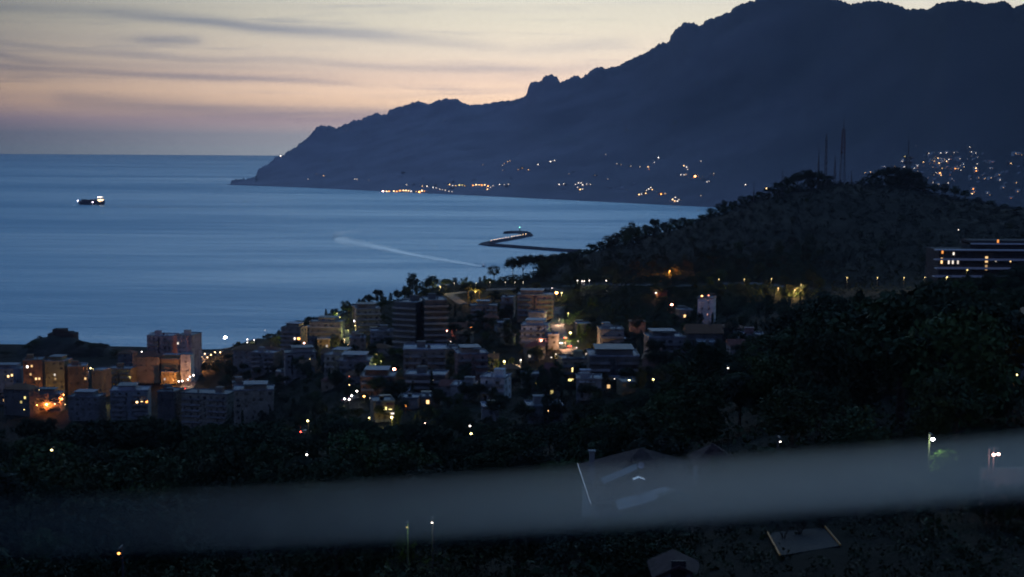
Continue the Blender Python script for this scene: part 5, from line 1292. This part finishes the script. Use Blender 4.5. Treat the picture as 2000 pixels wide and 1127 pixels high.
for i, (u, vt, wpx, kind) in enumerate(SKY_):
    D, z = crest(u) if u > 890 else (1085.0, 0)
    if 1480 < u < 1830: D -= 18
    if u < 890:
        best = max(((hz((u-1000)/F*d_, d_)-H)/d_, d_) for d_ in range(980, 1180, 10)); D = float(best[1])
    p = at(u, vt, D); zb = hz(p.x, p.y); h = p.z - zb
    wd = wpx/F*D
    if h < 2.5: h = 3.0
    base = {'broadleaf_tree': 9.4, 'bushy_tree': 9.8, 'umbrella_pine': 12.0, 'round_pine': 8.0, 'cypress': 2.2}[kind]
    where = 'on the coast ridge' if u < 800 else 'at the end of the ridge road' if u < 890 else 'in the pine grove on the headland' if u < 1110 else 'climbing the mast hill' if u < 1490 else 'on top of the mast hill' if u < 1640 else 'beside the house on the mast hill' if u < 1815 else 'on the right shoulder of the mast hill'
    side = SKY_[i-1][0] if i else 0
    lab = 'lone round headed pine with a bare trunk against the sea' if u == 965 else '%s %s, column %d of the skyline row' % (WORDS[kind], where, i+1)
    if u != 965:
        k_ = sum(1 for a in SKY_[:i] if (a[0] < 800) == (u < 800) and ((a[0] < 890) == (u < 890)) and ((a[0] < 1110) == (u < 1110)) and ((a[0] < 1490) == (u < 1490)) and ((a[0] < 1640) == (u < 1640)) and ((a[0] < 1815) == (u < 1815)))
        nth = (ORD + ['fifteenth','sixteenth','seventeenth','eighteenth','nineteenth','twentieth','twenty-first','twenty-second','twenty-third','twenty-fourth'])[k_]
        lab = '%s tree from the left %s, %s' % (nth, where, WORDS[kind].replace('dark ', '').replace(' tree', ''))
    tree(kind, (p.x, p.y, zb-.1), h, max(.5, wd/base/(h/10)), lab, 'skyline trees', parts=True)
# trees on the hill face
y = 985.0; n_hill = 0
while y < 1560:
    x = .03*y
    while x < .40*y:
        xx = x + random.uniform(-18, 18); yy = y + random.uniform(-18, 18); x += 52
        u, v0 = uv_of(xx, yy, hz(xx, yy))
        if u < 1095 or v0 > 540 or u > 2020: continue
        a = crest(u)
        if yy > a[0] - 10: continue
        h = clear_h(xx, yy, 3.6, random.uniform(3.5, 7))
        if any((xx-a_)**2 + (yy-b)**2 < (r+2)**2 for a_, b, r, _ in BLD) or h < 2.5: continue
        h = min(h, z_at(xx, yy, max(330, uv_of(xx, yy, a[1])[1])) - hz(xx, yy)) if yy > 1300 else h
        if h < 2.2: continue
        kind = random.choice(['bushy_tree', 'bushy_tree', 'broadleaf_tree', 'round_pine'])
        tree(kind, (xx, yy, hz(xx, yy)-.1), h, random.uniform(.9, 1.3), '%s on the dark %s of the mast hill' % (WORDS[kind], 'left flank' if u < 1400 else 'middle slope' if u < 1700 else 'right slope'), 'trees on the mast hill slope', parts=False); n_hill += 1
    y += 50
# trees round the terraced building and above the near wood on the right
for i in range(75):
    u = random.uniform(1600, 2060); D = random.uniform(470, 610); x_, y_ = (u-1000)/F*D, D
    h = min(random.uniform(8, 15), z_at(x_, y_, 541 if u > 1815 else 549) - hz(x_, y_))
    h = clear_h(x_, y_, 3.6, h)
    if h < 2.5 or any((x_-a_)**2 + (y_-b)**2 < (r*.6)**2 for a_, b, r, _ in BLD): continue
    tree('broadleaf_tree' if i % 2 else 'bushy_tree', (x_, y_, hz(x_, y_)-.1), h, 1.2, 'dark tree %s' % ('just below the terraced building' if u > 1815 else 'below the road at the foot of the mast hill'), 'trees below the terraced building', parts=False)
# trees lit by lamps, on the fort knoll and beside the tower blocks
for u, D, vt, wpx, kind, lab in ((1846,107.2,872,78,'bushy_tree','bright green bush lit from above by the garden lamp'),(1995,158,738,80,'broadleaf_tree','yellow green lit tree at the right edge'),(1309,1092,530,22,'broadleaf_tree','tree glowing orange under the mast hill'),
   (400,1062,706,26,'broadleaf_tree','tree glowing orange beside the tower blocks'),(425,1040,702,30,'bushy_tree','dark tree right of the orange glowing tree'),(440,1030,710,34,'broadleaf_tree','large dark tree left of the coast slope houses'),(1113,834,650,14,'bushy_tree','green yellow lit tree by the road of cars'),(1104,935,612,18,'bushy_tree','faintly lit tree higher by the road of cars'),(984,745,704,18,'bushy_tree','yellow lit tree right of the bare pinkish wall'),(794,116,1034,60,'bushy_tree','faint green bush under the blurred rail'),(764,560,812,16,'bushy_tree','yellow lit bush at the pale villa'),
   (55,1175,672,26,'broadleaf_tree','leftmost tree on the fort knoll'),(77,1185,655,18,'round_pine','round tree left of the fort'),(70,1180,662,24,'bushy_tree','bush in front of the round tree left of the fort'),(155,1185,665,24,'broadleaf_tree','tree just right of the fort'),(180,1180,668,26,'bushy_tree','second tree right of the fort'),(202,1180,670,30,'broadleaf_tree','rounded tree at the right end of the fort knoll'),(225,1170,680,24,'bushy_tree','low tree at the foot of the fort knoll'),(240,1150,684,20,'bushy_tree','last low tree right of the fort knoll'),(10,1170,684,30,'broadleaf_tree','tree at the left edge by the sea')):
    p = at(u, vt, D); zb = hz(p.x, p.y)
    h = max(3, min(p.z - zb, 40)); w_ = wpx/F*D/9.4
    if 40 < u < 215 and D > 1100: zb = p.z - 5.5; h = 5.5
    if u == 309: pass
    tree(kind, (p.x, p.y, zb-.2), h, max(.4, w_/(h/10)), lab, None, parts=D < 400)
for i, (u, vt) in enumerate(((1205,1010),(1235,1000),(1270,1006),(1305,998),(1340,1004))):
    p = at(u, vt, 121); zb = hz(p.x, p.y); h = max(2, p.z-zb); tree('bushy_tree', (p.x, p.y, zb-.1), h, 1.3*5/h, ORD[i]+' dark shrub from the left in front of the tiled house', 'shrubs in front of the tiled house')
for u, D, vt, wpx, lab in ((1925,90,928,60,'left'),(1962,89,932,60,'middle'),(2000,90,930,60,'right')):
    p = at(u, vt, D); zb = hz(p.x, p.y); h = max(1.5, p.z-zb)
    tree('bushy_tree', (p.x, p.y, zb-.1), h, wpx/F*D/9/(h/10), lab+' one of three dark shrubs in front of the pale garden wall', 'shrubs by the garden wall')
def bare_shrub(label, u, D, h, n, seed):
    p = at(u, 1060, D); zb = hz(p.x, p.y); rd = random.Random(seed); b = MB()
    for i in range(n):
        a = rd.uniform(0, 6.28); q = Vector((0, 0, -.1)); d = Vector((math.cos(a)*.35, math.sin(a)*.35, 1)).normalized(); r = .035
        for j in range(6):
            t = q + d*(h/6); b.tube(q, t, r, r*.75, 4)
            if j > 1:
                e = (d + Vector((rd.uniform(-1,1), rd.uniform(-1,1), rd.uniform(-.1,.5)))).normalized(); b.tube(t, t+e*h*.2, r*.5, r*.2, 3)
            q = t; r *= .75; d = (d + Vector((rd.uniform(-.35,.35), rd.uniform(-.35,.35), .1))).normalized()
    o = b.build('bare_shrub', m_bark, None, (p.x, p.y, zb)); tag(o, label, 'shrub')
for q in (('bare twiggy shrub at the left of the lit patio', 1530, 87.5, 2.6, 7, 1), ('bare twiggy shrub before the middle of the lit patio', 1562, 88, 3.0, 9, 2), ('bare twiggy shrub at the right of the lit patio', 1606, 88.5, 2.6, 8, 3), ('dark bare shrub right of the lit patio', 1670, 92, 3.2, 10, 4)): bare_shrub(*q)
print('TREES', n_near, n_town, n_hill)
# undergrowth that covers the slopes
def undergrowth(name, label, n, ymin, ymax, smin, smax, per, leaf, side, test, m):
    cl = []
    while len(cl) < n:
        yy = math.sqrt(random.uniform(ymin**2, ymax**2)); xx = random.uniform(side[0], side[1])*yy
        if test and not test(xx, yy): continue
        z = hz(xx, yy); r = random.uniform(smin, smax)
        cl.append((xx, yy, z + r*.35, r))
    tag(meshobj(name, leaf_mesh(name, cl, per, leaf, m)), label, kind='stuff')
undergrowth('low_shrubbery', 'low dark shrubbery and weeds in the gardens under the balcony', 2600, 58, 135, .35, .9, 26, .26, (-.40,.42), lambda x, y: not any((x-a)**2+(y-b)**2 < (r*.8)**2 for a, b, r, _ in BLD), LM[0])
undergrowth('undergrowth', 'tangled dark undergrowth on the near slope', 4200, 84, 440, .9, 2.0, 20, .6, (-.40,.40), lambda x, y: not any((x-a)**2+(y-b)**2 < (r*.8)**2 for a, b, r, _ in BLD), LM[0])
undergrowth('garden_foliage', 'dark gardens and hedges between the blocks of the hill town', 5200, 455, 1130, 1.0, 2.6, 14, 1.1, (-.22,.38), lambda x, y: not any((x-a)**2+(y-b)**2 < (r*.9)**2 for a, b, r, _ in BLD) and not any((x-q.x)**2+(y-q.y)**2 < 64 for q in road_all), LM[0])
_u = lambda x, y: 1000 + F*x/y
undergrowth('hillside_wood', 'dark closed wood under the mast hill beside the road of cars', 2300, 800, 1085, 2.0, 3.6, 24, 1.15, (.036,.22), lambda x, y: not any((x-a)**2+(y-b)**2 < (r+1)**2 for a, b, r, _ in BLD) and not any((x-q.x)**2+(y-q.y)**2 < 90 for q in road_all) and not any(abs(_u(x,y)-lu) < 7 and 0 < lD-y < 45 for lu, lv, lD in LAMPS) and not (1340 < _u(x,y) < 1415 and y < 790), LM[0])
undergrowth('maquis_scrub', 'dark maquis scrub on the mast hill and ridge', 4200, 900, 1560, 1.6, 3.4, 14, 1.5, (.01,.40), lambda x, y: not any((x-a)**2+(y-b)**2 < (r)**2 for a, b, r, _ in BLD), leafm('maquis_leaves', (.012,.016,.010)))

# ------------------------------------------------------------------ evening haze over the bay
mh = bpy.data.materials.new('haze'); mh.use_nodes = True; ht = mh.node_tree; ht.nodes.clear()
pv = ht.nodes.new('ShaderNodeVolumePrincipled'); pv.inputs['Color'].default_value = (.78,.85,1.0,1)
pv.inputs['Density'].default_value = 2.8e-5
ho = ht.nodes.new('ShaderNodeOutputMaterial'); ht.links.new(pv.outputs[0], ho.inputs['Volume'])
tag(MB().box(-30000, -600, -40, 30000, 31000, 1250).build('haze', mh), 'thin blue evening haze over the bay', kind='stuff')
